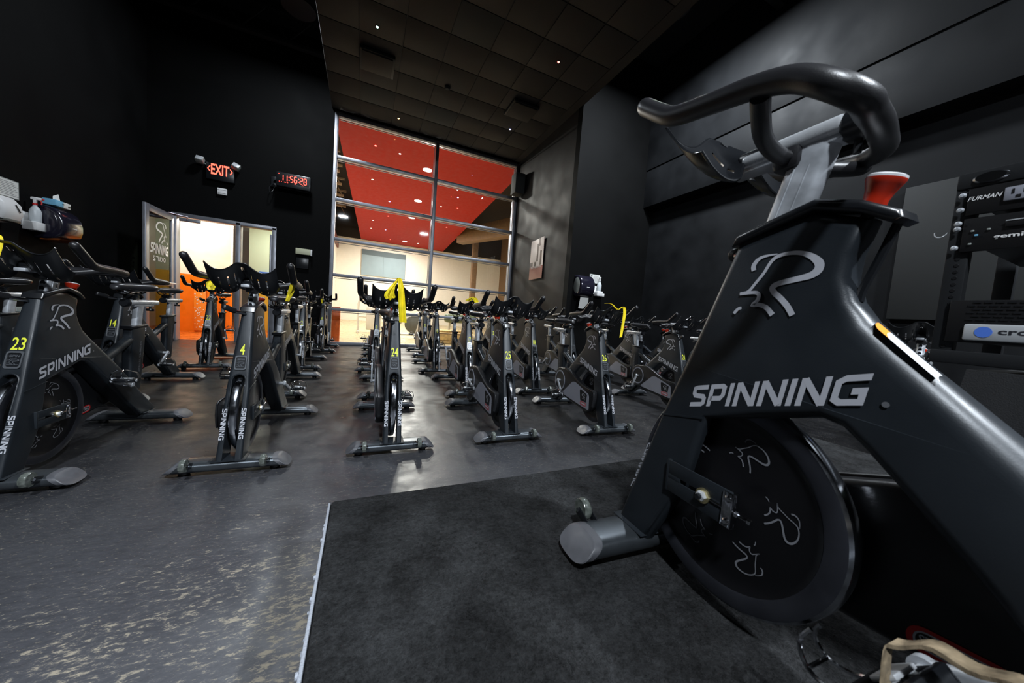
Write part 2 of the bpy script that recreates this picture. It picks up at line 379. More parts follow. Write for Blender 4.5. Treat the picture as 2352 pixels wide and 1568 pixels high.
# rider emblem traced as brush strokes, unit box about 1 wide x 1 high, (0,0) bottom-left
def emblem(thin=1.):
    def c(x, y): return ((x-290)/500., (903-y)/455.)
    out = []
    S_ = [([(585, 457), (520, 458), (458, 468), (420, 495), (404, 530), (414, 562)], [8, 16, 26, 34, 38, 36]),
          ([(325, 738), (395, 722), (450, 655), (500, 590), (543, 512), (590, 475), (680, 463), (765, 475), (835, 508), (885, 555), (886, 600), (845, 632), (760, 650), (640, 672), (590, 697), (604, 735), (660, 780), (720, 838), (767, 902)],
           [24, 24, 24, 24, 26, 28, 28, 32, 42, 56, 58, 48, 42, 40, 42, 42, 42, 42, 40]),
          ([(325, 740), (420, 733), (472, 736), (494, 758), (486, 795), (455, 828), (510, 828), (570, 850), (625, 902)], [24, 26, 28, 30, 30, 30, 32, 36, 40]),
          ([(362, 850), (330, 862), (300, 897)], [22, 26, 26])]
    for p, w in S_:
        q = crom([c(*a) for a in p], 4); W = []
        for i in range(len(p)-1):
            for j in range(4): W.append((w[i]*(1-j/4)+w[i+1]*j/4)/480*thin)
        W.append(w[-1]/480*thin); out.append(ribbon(q, W))
    vs = []; fs = []
    for v, f in out: o = len(vs); vs += [Vector((a.x, a.y, .00015*len(vs)/20)) for a in v]; fs += [[i+o for i in q] for q in f]
    return vs, fs
EM = emblem(); EMT = emblem(.62)

# ------------------------------------------------------------------ spin bike
def xf_(z): return .058-.325*(z-.05)          # front edge of head and fork
def HW(x, z):
    if z >= .42: return .05-.05*(z-.42)
    if x > -.3: return .05+.0135*(.42-z)
    return .05-.03*(.42-z)
def frame_mesh():
    pol = [(xf_(.845), .845), (xf_(.7), .7), (xf_(.56), .56), (xf_(.42), .42), (xf_(.25), .25), (xf_(.05), .05),
           (-.052, .05), (-.148, .25), (-.183, .42), (-.187, .437), (-.295, .472), (-.392, .503), (-.42, .497), (-.452, .47), (-.505, .42), (-.56, .362), (-.60, .318), (-.73, .19), (-.868, .068),
           (-1.025, .068), (-1.03, .085), (-.85, .262), (-.69, .42), (-.63, .478), (-.575, .53), (-.52, .583), (-.47, .63), (-.43, .672), (-.405, .705), (-.392, .745), (-.395, .785), (-.412, .838), (-.335, .868)]
    def RR(x, z):
        if x < -.395 and z > .09 and z > .985*(x+.43)+.615: return .034 if z < .70 else .022
        if x > -.21 and z < .43: return .014
        return .019
    a = MB(); a.prism(pol, HW, r=RR, n=5)
    me = a.mesh('f', [M['frame']])
    fo = bpy.data.objects.new('f', me); COL.objects.link(fo)
    # slot for the flywheel, arched at its top
    c = MB(); prof = [(-.027, -.1)]+[(-.027*cos(pi*k/8), .462+.027*sin(pi*k/8)) for k in range(9)]+[(.027, -.1)]
    n = len(prof); vs = []
    for X in (.2, -.215):
        for y, z in prof: vs.append((X, y, z))
    c.add(vs, [list(range(n))[::-1], [n+i for i in range(n)]]+[[i, (i+1) % n, n+(i+1) % n, n+i] for i in range(n)])
    co = bpy.data.objects.new('c', c.mesh('c', [M['frame']])); COL.objects.link(co)
    md = fo.modifiers.new('b', 'BOOLEAN'); md.object = co; md.operation = 'DIFFERENCE'; md.solver = 'EXACT'
    dg = bpy.context.evaluated_depsgraph_get(); ev = bpy.data.meshes.new_from_object(fo.evaluated_get(dg))
    bpy.data.objects.remove(fo); bpy.data.objects.remove(co)
    b = MB(); b.v = [tuple(v.co) for v in ev.vertices]; b.f = [list(p.vertices) for p in ev.polygons]; b.m = [0]*len(b.f)
    bpy.data.meshes.remove(ev)
    # lip round the slot
    lip = [(-.031, -.0)]+[(-.031*cos(pi*k/8), .462+.031*sin(pi*k/8)) for k in range(9)]+[(.031, 0)]
    b.tube([(xf_(z)+.0005, y, z) for y, z in [(-.031, .33)]+lip[1:-1]+[(.031, .33)]], .0028, 6)
    # seat tube with its elbow
    b.tube([(-.585, 0, .47), (-.69, 0, .512), (-.765, 0, .548), (-.83, 0, .575)], .027, 14, smooth=4)
    sp = [(-.818, .655), (-.955, .662), (-.948, .55), (-.925, .40), (-.90, .24), (-.81, .23), (-.80, .34), (-.806, .5)]
    b.prism(sp, .026, r=.016, n=3)
    [b.prism([(-.066, .411), (-.182, .4355), (-.182, .4395), (-.066, .415)], .0012, yc=q*.0503) for q in (1, -1)]
    # weld plate foot of the fork, and foot of strut
    b.box((0, 0, .0725), (.118, .14, .003), .001); b.box((-.95, 0, .0725), (.118, .1, .003), .001)
    # decals: side lettering and rider logo, both sides
    for sd in (1, -1):
        def place(x, z, s_, e=0): return Vector((x, s_*(HW(x, z)+.0009+e), z))
        ux = Vector((-.309, .088)).normalized(); uz = Vector((-ux.y*1., ux.x*1.))
        L_, H_ = .313, .050
        w = word('SPINNING', L_, H_)
        if sd == 1:
            o = Vector((-.143, .4545)); up = Vector((.06, 1)).normalized()
            fn = lambda v: place(o.x+ux.x*v.x, o.y+ux.y*v.x+v.y, 1, v.z)
        else:
            o = Vector((-.445, .541)); fn = lambda v: place(o.x+(-ux.x)*v.x, o.y+(-ux.y)*v.x+v.y, -1, v.z)
        put(b, w, fn, 1)
        fn = lambda v: place(-.215-v.x*.118, .678+v.y*.122, sd, v.z)
        put(b, EM, fn, 1)
        # registered mark
        rg = [((cos(a)*.0045), sin(a)*.0045) for a in [2*pi*k/12 for k in range(12)]]
        cx = -.468 if sd == 1 else -.138
        b.add([place(cx+p[0], (.548 if sd == 1 else .462)+p[1], sd) for p in rg], [list(range(12))], 2)
        # fork leg lettering, reading downward
        w = word('SPINNING', .148, .021, 0)
        put(b, w, lambda v: Vector((xf_(.32-v.x)+.0009+v.z, sd*.0405+(v.y-.0105), .32-v.x)) , 1)
        # seat tube lettering, reading upward
        w = word('SPINNER', .2, .016, 0)
        put(b, w, (lambda v: Vector((-.868-.02*v.x/.2-v.y, sd*.0268, .36+v.x))) if sd == 1 else (lambda v: Vector((-.888-.02*v.x/.2+v.y, sd*.0268, .36+v.x))), 2)
    return b.mesh('frame', [M['frame'], M['decal'], M['decal_dim']], 32)
def stab_mesh(feet=False):
    def sec(y, top):   # superellipse section in x,z
        return None
    b = MB(); n = 28; vs = []; rows = []
    L_ = .26
    for j, (sg) in enumerate([-1, 1]):
        for k in range(n):
            a = 2*pi*k/n; cx = abs(cos(a))**.62*(1 if cos(a) >= 0 else -1)*.06; cz = abs(sin(a))**.75*(1 if sin(a) >= 0 else -1)*.026+.046
            yy = sg*(L_-.022-(cz-.02)*1.05); vs.append((cx, yy, cz))
    b.add(vs, [[k, (k+1) % n, n+(k+1) % n, n+k] for k in range(n)]+[list(range(n))[::-1], [n+k for k in range(n)]])
    return b
def cap_mesh(sg):
    b = MB(); n = 28; vs = []
    for j, (d, sc) in enumerate([(.024, 1.03), (.002, 1.03), (-.002, .985)]):
        for k in range(n):
            a = 2*pi*k/n; cx = abs(cos(a))**.62*(1 if cos(a) >= 0 else -1)*.06*sc; cz = abs(sin(a))**.75*(1 if sin(a) >= 0 else -1)*.026*sc+.046
            vs.append((cx, sg*(.26-(cz-.02)*1.05-d), cz))
    b.add(vs, [[j*n+k, j*n+(k+1) % n, (j+1)*n+(k+1) % n, (j+1)*n+k] for j in range(2) for k in range(n)]+[[2*n+k for k in range(n)], list(range(n))])
    return b
RX = Matrix.Rotation(pi/2, 4, 'X')
def flywheel_mesh():
    b = MB(); seg = 160
    tf = Matrix.Translation((0, 0, 0)) @ Matrix.Rotation(-pi/2, 4, 'X')
    for sg in (1, -1):
        f = Matrix.Scale(sg, 4, (0, 1, 0)) @ tf
        b.lathe([(0, .030), (.012, .0296), (.025, .0275), (.04, .0225), (.055, .0165), (.07, .012), (.085, .0095), (.10, .0088), (.165, .0088), (.176, .0095), (.185, .0118), (.192, .0150)], f, seg, 0, False)
        b.lathe([(.192, .0145), (.197, .0168), (.222, .0175), (.2265, .0165)], f, seg, 2, False)
        b.lathe([(.2265, .0165), (.2315, .012), (.233, .006), (.233, 0)], f, seg, 1, False)
        for k in range(6):
            a0 = radians(60*k+55); c, s_ = cos(a0), sin(a0)
            def fn(v, c=c, s_=s_, sg=sg):
                x = (v.x-.64)*.058; r = .093+v.y*.062  # emblem stands radially
                if sg < 0: x = -x
                R_ = hypot(r, x); hy = .0088+max(0, .10-R_)*.05+.0012
                return Vector((r*c-x*s_, sg*hy, r*s_+x*c))
            put(b, EMT, fn, 3)
    return b.mesh('flywheel', [M['wheel_black'], M['rim'], M['rimside'], M['emblem']], 25)
def guard_poly():
    c = (-.70, .312); R = .135; P = []
    for k in range(13):
        a = radians(78+k*(204/12)); P.append((c[0]+R*cos(a), c[1]+R*sin(a)))
    # from top of ring going round the back to the underside, then forward
    P += [(-.60, .168), (-.45, .150), (-.30, .135), (-.2, .128), (-.13, .15), (-.098, .2), (-.088, .27), (-.095, .325), (-.115, .335), (-.2, .338), (-.28, .35), (-.36, .375), (-.45, .41), (-.55, .443), (-.62, .452)]
    return P
def guard_mesh():
    b = MB(); b.prism(guard_poly(), .026, r=.014, n=3, yc=-.073)
    P = guard_poly(); P2 = P[13:]
    b.tube([(p[0], -.098, p[1]) for p in P[18:28][::1]], .005, 8)
    # inner face label, read from the left side
    w = ftext('STAR TRAC', .075, .014, .01)
    put(b, w, lambda v: Vector((-.51-v.x, -.0455, .185+v.y+v.x*.12)), 2)
    lp = [(-.037+.05*cos(a)*1.05 if 0 else .05*cos(a), .013*sin(a)) for a in [2*pi*k/24 for k in range(24)]]
    def rr_(hw_, hh, r_):
        o = []
        for cx, cy, a0 in [(hw_-r_, hh-r_, 0), (-hw_+r_, hh-r_, 90), (-hw_+r_, -hh+r_, 180), (hw_-r_, -hh+r_, 270)]:
            for k in range(5): a = radians(a0+k*22.5); o.append((cx+r_*cos(a), cy+r_*sin(a)))
        return o
    for hw_, hh, m_, wd in [(.047, .0165, 1, .007), (.042, .0125, 2, .0025)]:
        v, f = ribbon(rr_(hw_, hh, hh*.9), wd, True)
        put(b, (v, f), lambda v: Vector((-.5475-v.x, -.0456+(.0001 if m_ == 2 else 0), .196+v.y+v.x*.12)), m_)
    return b.mesh('chain_guard', [M['guard'], M['redlbl'], M['decal']], 40)
def rot2(v, a): return Vector((v.x*cos(a)-v.y*sin(a), v.x*sin(a)+v.y*cos(a)))
def grip_path(side):
    return [(-.070, .222*side, 1.118), (-.115, .221*side, 1.084), (-.155, .220*side, 1.052), (-.185, .218*side, 1.040), (-.235, .215*side, 1.036), (-.32, .211*side, 1.033), (-.385, .208*side, 1.028), (-.425, .2*side, 1.024), (-.44, .165*side, 1.022), (-.44, .10*side, 1.02)]
def bar_mesh(tilted=False):
    b = MB(); l = grip_path(1); r = grip_path(-1)
    path = l+[(-.44, .04, 1.02), (-.44, -.04, 1.02)]+r[::-1]
    if tilted:    # bars of the instructor bike sit slightly turned in their clamp
        path = [(-.082, .216, 1.128), (-.13, .215, 1.09), (-.170, .213, 1.065), (-.25, .21, 1.046), (-.325, .208, 1.030), (-.384, .206, 1.008), (-.43, .203, .973), (-.449, .172, .955), (-.437, .125, .96), (-.420, .06, .968), (-.396, -.01, .98), (-.366, -.09, .995), (-.325, -.15, 1.01), (-.275, -.18, 1.02), (-.2, -.195, 1.032), (-.11, -.205, 1.06), (-.03, -.21, 1.12)]
    b.tube(path, .0182, 16, smooth=4, dome=True)
    b.tube([(-.335, .205, 1.012 if tilted else 1.03), (-.315, .17, 1.0 if tilted else 1.025), (-.29, .12, .99 if tilted else 1.01), (-.275, .06, .985 if tilted else .995), (-.272, 0, .985), (-.275, -.06, .985 if tilted else .995), (-.29, -.12, .99 if tilted else 1.01), (-.30 if tilted else -.315, -.17, 1.0), (-.30 if tilted else -.335, -.18 if tilted else -.205, 1.012 if tilted else 1.03)], .0145, 14, smooth=4)
    b.box((-.272, 0, .985), (.05, .06, .045), .012)
    return b.mesh('handlebar', [M['rubber']], 40)
def holder_mesh():
    # twin bottle scoops: one waved sheet, front-top rim to rear-bottom rim, slots left open
    nu, nt_ = 56, 10; P = {}
    fz = [(0, 1.108, -.085), (.016, 1.108, -.085), (.030, 1.100, -.086), (.048, 1.084, -.09), (.076, 1.068, -.094), (.106, 1.066, -.094), (.132, 1.078, -.09), (.153, 1.100, -.084)]
    rz = [(0, 1.032, -.185), (.016, 1.022, -.185), (.030, .994, -.19), (.050, .967, -.20), (.078, .954, -.205), (.108, .956, -.205), (.134, .973, -.2), (.151, 1.003, -.188)]
    def samp(T_, s_):
        x = s_*(len(T_)-1); i = min(int(x), len(T_)-2); f = x-i; a = Vector(T_[max(i-1, 0)]); p = Vector(T_[i]); q = Vector(T_[i+1]); c = Vector(T_[min(i+2, len(T_)-1)])
        return .5*((2*p)+(q-a)*f+(2*a-5*p+4*q-c)*f*f+(-a+3*p-3*q+c)*f**3)
    vs = []; idx = {}
    def pt(i, j):
        s_ = abs(i-nu/2)/(nu/2); sg = 1 if i >= nu/2 else -1; t = j/nt_
        a = samp(fz, s_); c = samp(rz, s_); bulge = sin(pi*t)*.026*min(1, s_*4)
        p = a*(1-t)+c*t
        return Vector((p.z-bulge*.3, sg*p.x, p.y-bulge))
    G = [[pt(i, j) for j in range(nt_+1)] for i in range(nu+1)]
    def nrm(i, j):
        a = G[min(i+1, nu)][j]-G[max(i-1, 0)][j]; c = G[i][min(j+1, nt_)]-G[i][max(j-1, 0)]; return a.cross(c).normalized()
    th = .0042; b = MB(); n1 = (nu+1)*(nt_+1)
    V_ = [G[i][j]+nrm(i, j)*th/2 for i in range(nu+1) for j in range(nt_+1)]+[G[i][j]-nrm(i, j)*th/2 for i in range(nu+1) for j in range(nt_+1)]
    slots = set()
    for base in (8, 13, 18):
        for i in (nu//2+base+1, nu//2-base-2):
            for j in (2, 3, 4, 6, 7): slots.add((i, j))
    for j in (2, 3): slots.add((nu//2, j)); slots.add((nu//2-1, j)); slots.add((nu//2+1, j)); slots.add((nu//2-2, j))
    I = lambda i, j: i*(nt_+1)+j
    fs = []
    for i in range(nu):
        for j in range(nt_):
            if (i, j) in slots: continue
            fs.append([I(i, j), I(i+1, j), I(i+1, j+1), I(i, j+1)]); fs.append([n1+k for k in [I(i, j), I(i, j+1), I(i+1, j+1), I(i+1, j)]])
            for di, dj, e in [(-1, 0, (I(i, j+1), I(i, j))), (1, 0, (I(i+1, j), I(i+1, j+1))), (0, -1, (I(i, j), I(i+1, j))), (0, 1, (I(i+1, j+1), I(i, j+1)))]:
                ii, jj = i+di, j+dj
                if (ii, jj) in slots or ii < 0 or jj < 0 or ii >= nu or jj >= nt_: fs.append([e[0], e[1], n1+e[1], n1+e[0]])
    b.add(V_, fs)
    b.tube([G[i][0] for i in range(0, nu+1)], .0034, 6)
    b.tube([G[i][nt_] for i in range(0, nu+1)], .003, 6)
    b.box((-.21, 0, 1.018), (.08, .05, .03), .008)
    return b.mesh('bottle_holder', [M['plastic']], 50)
def saddle_mesh(tail=False):
    b = MB(); rows = []; n = 24
    S_ = [(-.700, .010, .900, .010), (-.706, .020, .906, .018), (-.72, .0255, .911, .024), (-.76, .030, .914, .027), (-.80, .037, .914, .029), (-.84, .050, .914, .032), (-.875, .068, .915, .035), (-.91, .084, .917, .037), (-.94, .090, .919, .037), (-.962, .086, .919, .035), (-.976, .074, .918, .028), (-.982, .055, .916, .016)]
    vs = []
    for x, w, zc, hh in S_:
        for k in range(n):
            a = 2*pi*k/n; cy = cos(a); sz = sin(a)
            y = abs(cy)**.75*(1 if cy >= 0 else -1)*w
            z = zc+(abs(sz)**.8*hh*(.62 if sz > 0 else -.9))
            if sz > 0: z -= .006*max(0, 1-abs(y)/(w*.35+1e-6))*(1 if -.95 < x < -.76 else 0)
            vs.append((x, y, z))
    m_ = len(S_)
    b.add(vs, [[j*n+k, j*n+(k+1) % n, (j+1)*n+(k+1) % n, (j+1)*n+k] for j in range(m_-1) for k in range(n)]+[list(range(n)), [(m_-1)*n+k for k in range(n)]])
    return b.mesh('saddle', [M['leather']], 60)

BB = Vector((-.70, 0, .312)); HUB = Vector((-.218, 0, .27))
def make_bike():
    P = {}
    root = empty('spin_bike', (0, 0, 0))
    fr = ob('frame', frame_mesh(), None, root)
    badge = MB()
    def bf(v, d=0.): z = .552+v.y; return Vector((xf_(z)+.001+d, v.x, z))
    def rrect(w, hh, r_, k=4):
        o = []
        for cx, cy, a0 in [(w-r_, hh-r_, 0), (-w+r_, hh-r_, 90), (-w+r_, -hh+r_, 180), (w-r_, -hh+r_, 270)]:
            for q in range(k+1): a = radians(a0+q*90/k); o.append(Vector((cx+r_*cos(a), cy+r_*sin(a))))
        return o
    o_ = rrect(.026, .037, .01); i_ = rrect(.0215, .030, .008); n = len(o_)
    badge.add([bf(v) for v in o_]+[bf(v, .005) for v in o_]+[bf(v, .005) for v in i_]+[bf(v, .001) for v in i_],
              [[k, (k+1) % n, n+(k+1) % n, n+k] for k in range(n)]+[[n+k, n+(k+1) % n, 2*n+(k+1) % n, 2*n+k] for k in range(n)]+[[2*n+k, 2*n+(k+1) % n, 3*n+(k+1) % n, 3*n+k] for k in range(n)], 0)
    badge.add([bf(v, .0015) for v in i_], [list(range(n))], 1)
    put(badge, EM, lambda v: bf(Vector(((v.x-.64)*.028, (v.y-.5)*.026-.008)), .004), 2)
    put(badge, word('SPIN', .03, .009), lambda v: bf(Vector((v.x-.015, v.y+.012)), .004), 2)
    for k in range(3): badge.box(bf(Vector((0, -.02+k*.018)), .0025), (.003, .036, .002), 0, 2)
    ob('front_badge', badge, [M['badge'], M['plastic'], M['badge']], fr)
    b = MB(); cp = [(-.188, .826), (-.198, .85), (-.262, .868), (-.335, .888), (-.40, .868), (-.445, .842), (-.449, .829), (-.437, .824), (-.4, .847), (-.335, .868), (-.262, .848), (-.212, .833)]
    b.prism(cp, lambda x, z: .037 if x > -.42 else .03, r=.008, n=3); ob('head_collar', b, M['plastic'], root)
    b = MB(); b.tube([(-.436, 0, .835), (-.418, 0, .77), (-.404, 0, .725), (-.402, 0, .705)], .0065, 8, smooth=3); ob('brake_rod', b, M['plastic'], root)
    # front and rear stabilizers
    for nm, X in (('front_stabilizer', 0.0), ('rear_stabilizer', -.96)):
        s_ = ob(nm, stab_mesh(), M['stab'], root, loc=(X, 0, 0))
        for sg in (1, -1):
            ob('end_cap', cap_mesh(sg), M['cap'], s_)
            f = MB(); f.lathe([(.02, 0), (.024, .004), (.022, .028)], Matrix.Translation((0, sg*.19, 0)), 14); ob('rubber_foot', f, M['rubber'], s_)
        if X == 0:
            for sg in (1, -1):
                w = MB(); tf = Matrix.Translation((.088, sg*.158, .078)) @ Matrix.Rotation(pi/2, 4, 'X')
                pr = []; n = 40
                for h_, rr_ in [(-.011, .022), (-.011, .029), (-.006, .0315), (.006, .0315), (.011, .029), (.011, .022)]: pr.append((rr_, h_))
                st = len(w.v); w.lathe(pr, None, n)
                for q in range(st, len(w.v)):
                    v = Vector(w.v[q]); a = math.atan2(v.y, v.x); rad = hypot(v.x, v.y)
                    if rad > .025: kf = 1-.05*max(0, cos(a*13)); v.x *= kf; v.y *= kf
                    w.v[q] = tuple(tf @ v)
                w.lathe([(.017, -.009), (.017, .009)], tf, 16, 1)
                w.lathe([(.006, -.02), (.006, .02)], tf, 10, 2)
                tw = ob('transport_wheel', w, [M['clearwheel'], M['plastic'], M['chrome']], s_)
                k = MB()
                for e in (-.016, .016): k.box((.066, sg*.158+e, .068), (.05, .004, .026), .003, rot=Matrix.Rotation(-.3, 4, 'Y'))
                ob('wheel_bracket', k, M['plastic'], s_)
    fw_ = ob('flywheel', flywheel_mesh(), None, root, loc=HUB)
    # axle brackets
    for sg in (1, -1):
        b = MB(); z0 = .27
        def mp(x, z): return (x, z)
        c = [(-.118, .312), (-.272, .308), (-.274, .244), (-.112, .23)]
        # plate with slot: frame of four strips
        y = .058
        def strip(x0, x1, z0_, z1): b.box(((x0+x1)/2, sg*y, (z0_+z1)/2), (abs(x1-x0), .005, abs(z1-z0_)), .0012)
        strip(-.110, -.276, .277, .311); strip(-.110, -.276, .234, .267); strip(-.110, -.15, .266, .278); strip(-.225, -.276, .266, .278)
        b.box((-.112, sg*.048, .272), (.008, .026, .078), .002)
        br = ob('axle_bracket', b, M['frame'], root)
        w = MB(); tf = Matrix.Translation((-.214, sg*.06, .272)) @ Matrix.Rotation(-sg*pi/2, 4, 'X')
        w.lathe([(.0, 0), (.0165, 0), (.0165, .005), (.0, .005)], tf, 24, 0); w.lathe([(.0115, .005), (.0115, .012), (.009, .014), (0, .014)], tf, 6, 1); w.lathe([(.006, .012), (.006, .022), (0, .022)], tf, 12, 2)
        w.tube([(-.214, sg*.02, .272), (-.214, sg*.06, .272)], .008, 10, mi=1)
        ob('axle_bolt', w, [M['brass'], M['alu'], M['plastic']], br)
        w = MB(); w.box((-.279, sg*.055, .272), (.006, .022, .074), .002)
        w.box((-.27, sg*.0625, .272), (.022, .003, .074), .001)
        for e in (-.024, .024): w.lathe([(0, 0), (.007, 0), (.0075, .003), (.004, .006), (0, .006)], Matrix.Translation((-.272, sg*.064, .272+e)) @ Matrix.Rotation(-sg*pi/2, 4, 'X'), 12)
        w.tube([(-.225, sg*.061, .272), (-.315, sg*.061, .272)], .003, 8); w.tube([(-.287, sg*.061, .272), (-.294, sg*.061, .272)], .0065, 6); w.tube([(-.312, sg*.061, .272), (-.319, sg*.061, .272)], .006, 6)
        ob('tension_plate', w, M['chrome'], br)
    g_ = ob('chain_guard', guard_mesh(), None, root)
    b = MB(); gp = [(-.425, .352), (-.455, .343), (-.62, .213), (-.63, .198), (-.615, .190), (-.155, .158), (-.142, .168), (-.152, .275), (-.165, .295), (-.30, .33), (-.39, .352)]
    b.prism(gp, .0015, yc=-.0992)
    b.prism([(-.182, .285), (-.29, .312), (-.305, .30), (-.285, .215), (-.19, .215)], .0012, mi=1, yc=-.1006)
    put(b, EM, lambda v: Vector((-.205-v.x*.045, -.1024, .232+v.y*.05)), 2)
    for hw_, hh, m_, wd in [(.050, .0155, 3, .004), (.042, .009, 3, .003)]:
        q = []
        for cx, cy, a0 in [(hw_-hh, 0, -90), (-hw_+hh, 0, 90)]:
            for k in range(9): a = radians(a0+k*22.5); q.append((cx+hh*cos(a), cy+hh*sin(a)))
        put(b, ribbon(q, wd, True), lambda v: Vector((-.235+v.x, -.1012, .192+v.y-v.x*.05)), m_)
    put(b, ftext('STAR TRAC', .07, .009, .01), lambda v: Vector((-.27+v.x, -.1015, .1895+v.y-v.x*.05)), 4)
    ob('guard_inlay', b, [M['guard_grey'], M['guard'], M['decal'], M['redlbl'], M['white']], g_)
    b = MB(); tf = Matrix.Translation((BB.x, -.098, BB.z)) @ Matrix.Rotation(pi/2, 4, 'X')
    b.lathe([(.088, 0), (.089, .004), (.101, .004), (.102, 0)], tf, 48, 0, False); ob('crank_ring', b, M['guard_grey'], g_)
    # handlebar post
    b = MB(); sec = []
    n = 24
    for z_, X in ((.70, -.228), (1.0, -.312)):
        for k in range(n):
            a = 2*pi*k/n; sec.append((X+abs(cos(a))**.5*(1 if cos(a) >= 0 else -1)*.036, abs(sin(a))**.7*(1 if sin(a) >= 0 else -1)*.02, z_))
    b.add(sec, [[k, (k+1) % n, n+(k+1) % n, n+k] for k in range(n)]+[list(range(n)), [n+k for k in range(n)]])
    for sg in (1, -1):
        for e in (-.012, .012): b.tube([(-.232-.28*(z_-.72)+e, sg*.0195, z_) for z_ in (.74, .84, .96)], .0016, 6)
    post = ob('handlebar_post', b, M['alu_dull'], root)
    for k in range(5):
        z_ = .865+k*.027; x_ = -.228-.28*(z_-.70)+.0362
        b = MB(); b.lathe([(0, .0012), (.0085, .0012), (.009, 0)], Matrix.Translation((x_, 0, z_)) @ Matrix.Rotation(pi/2, 4, 'Y') @ Matrix.Scale(1.25, 4, (1, 0, 0)), 14); ob('height_hole', b, M['plastic'], post)
    b = MB(); b.box((-.268, 0, 1.014), (.19, .052, .036), .015, rot=Matrix.Rotation(0, 4, 'Y'), seg=4); b.box((-.262, 0, .996), (.225, .038, .016), .004, 1)
    b.mi = 0
    sl = ob('handlebar_slider', b, [M['alu'], M['alu_dull']], root)
    b = MB(); b.lathe([(0, .04), (.016, .04), (.025, .034), (.028, .022), (.028, .006), (.022, 0), (0, 0)], Matrix.Translation((-.35, 0, 1.010)) @ Matrix.Rotation(-pi/2, 4, 'Y'), 24); b.tube([(-.37, 0, .99), (-.37, -.0, .96)], .006, 8)
    ob('clamp_knob', b, M['plastic'], sl)
    hb = ob('handlebar', bar_mesh(), None, root)
    bh = ob('bottle_holder', holder_mesh(), None, root)
    b = MB(); tf = Matrix.Translation((-.398, 0, .852)) @ Matrix.Rotation(-.28, 4, 'Y')
    b.lathe([(.015, .004), (.0165, .01), (.0155, .02), (.018, .032), (.022, .043), (.0245, .05), (.0245, .053)], tf, 28, 0)
    kn = ob('resistance_knob', b, M['red'], root)
    b = MB(); b.lathe([(.0245, .053), (.0245, .0565), (.021, .0585), (0, .059)], tf, 28); ob('knob_cap', b, M['whitegloss'], kn)
    b = MB(); b.tube([tf @ Vector((0, 0, -.01)), tf @ Vector((0, 0, .01))], .009, 12); ob('knob_stem', b, M['plastic'], kn)
    # quick lever on the front of the head
    b = MB(); b.tube([(-.185, -.01, .815), (-.165, -.03, .818), (-.15, -.045, .822)], .009, 10, mi=1)
    b.box((-.122, -.058, .836), (.078, .020, .030), .009, rot=Matrix.Rotation(-.45, 4, 'Z') @ Matrix.Rotation(-.3, 4, 'Y'), seg=3)
    ob('height_lever', b, [M['rubber'], M['chrome']], root)
    # saddle group
    b = MB(); sp = [(-.868, .60), (-.925, .60), (-.955, .80), (-.895, .80)]; b.prism(sp, .018, r=.013, n=3); ob('seat_post', b, M['alu_dull'], root)
    b = MB(); b.prism([(-.806, .644), (-.966, .652), (-.966, .672), (-.806, .664)], .032, r=.008, n=3); ob('seat_collar', b, M['plastic'], root)
    b = MB(); b.box((-.965, 0, .815), (.30, .05, .036), .015, seg=4); b.box((-.96, 0, .796), (.2, .036, .014), .004)
    ss = ob('seat_slider', b, M['alu'], root)
    b = MB(); b.lathe([(0, .03), (.02, .03), (.027, .02), (.027, .004), (.02, 0), (0, 0)], Matrix.Translation((-.815, 0, .812)) @ Matrix.Rotation(pi/2, 4, 'Y'), 20); ob('slider_end_knob', b, M['plastic'], ss)
    b = MB(); b.tube([(-1.05, 0, .8), (-1.05, 0, .772)], .007, 8, mi=1); b.lathe([(0, 0), (.018, 0), (.022, .006), (.02, .016), (0, .018)], Matrix.Translation((-1.05, 0, .757)), 18); ob('slider_lock_knob', b, [M['plastic'], M['chrome']], ss)
    b = MB(); b.tube([(-.975, 0, .585), (-1.0, 0, .588)], .006, 8, mi=1); b.lathe([(0, 0), (.008, 0), (.013, .006), (.012, .016), (0, .02)], Matrix.Translation((-.998, 0, .588)) @ Matrix.Rotation(-pi/2, 4, 'Y'), 14); ob('seat_pin', b, [M['plastic'], M['chrome']], root)
    b = MB(); b.box((-.86, 0, .845), (.045, .04, .035), .008); b.tube([(-.86, -.035, .852), (-.86, .035, .852)], .011, 10)
    for sg in (1, -1): b.tube([(-.73, sg*.012, .893), (-.79, sg*.022, .868), (-.86, sg*.022, .864), (-.93, sg*.035, .885)], .004, 8, smooth=3)
    ob('saddle_clamp', b, M['plastic'], root)
    sd = ob('saddle', saddle_mesh(), None, root)
    b = MB()
    for sg in (1, -1): b.box((-.965, sg*.055, .912), (.02, .035, .028), .008, rot=Matrix.Rotation(sg*.55, 4, 'Z'))
    ob('tail_bumper', b, M['bumper'], sd)
    # cranks
    for sg in (1, -1):
        b = MB(); y = .075 if sg > 0 else -.118
        b.lathe([(0, 0), (.017, 0), (.018, .006), (.013, .014), (0, .014)], Matrix.Translation((0, y-.0*sg, 0)) @ Matrix.Rotation(-sg*pi/2, 4, 'X'), 18)
        b.box((.085, y+sg*.005, 0), (.18, .014, .026), .006, seg=3); b.tube([(0, sg*.02, 0), (0, y, 0)], .012, 12)
        b.lathe([(0, 0), (.016, 0), (.016, .012), (0, .012)], Matrix.Translation((.168, y, 0)) @ Matrix.Rotation(-sg*pi/2, 4, 'X'), 16)
        ca = ob('crank_arm', b, M['alu_dull'], root, loc=BB)
        b = MB(); yp = y+sg*.065
        b.tube([(0, y, 0), (0, yp+sg*.045, 0)], .008, 10, mi=1)
        for e in (-.032, .032):
            b.box((e, yp, 0), (.012, .085, .022), .003)
        for e in (-.036, 0, .036): b.box((0, yp+e, 0), (.076, .008, .018), .003)
        b.box((0, yp, .012), (.03, .05, .006), .002, 1)
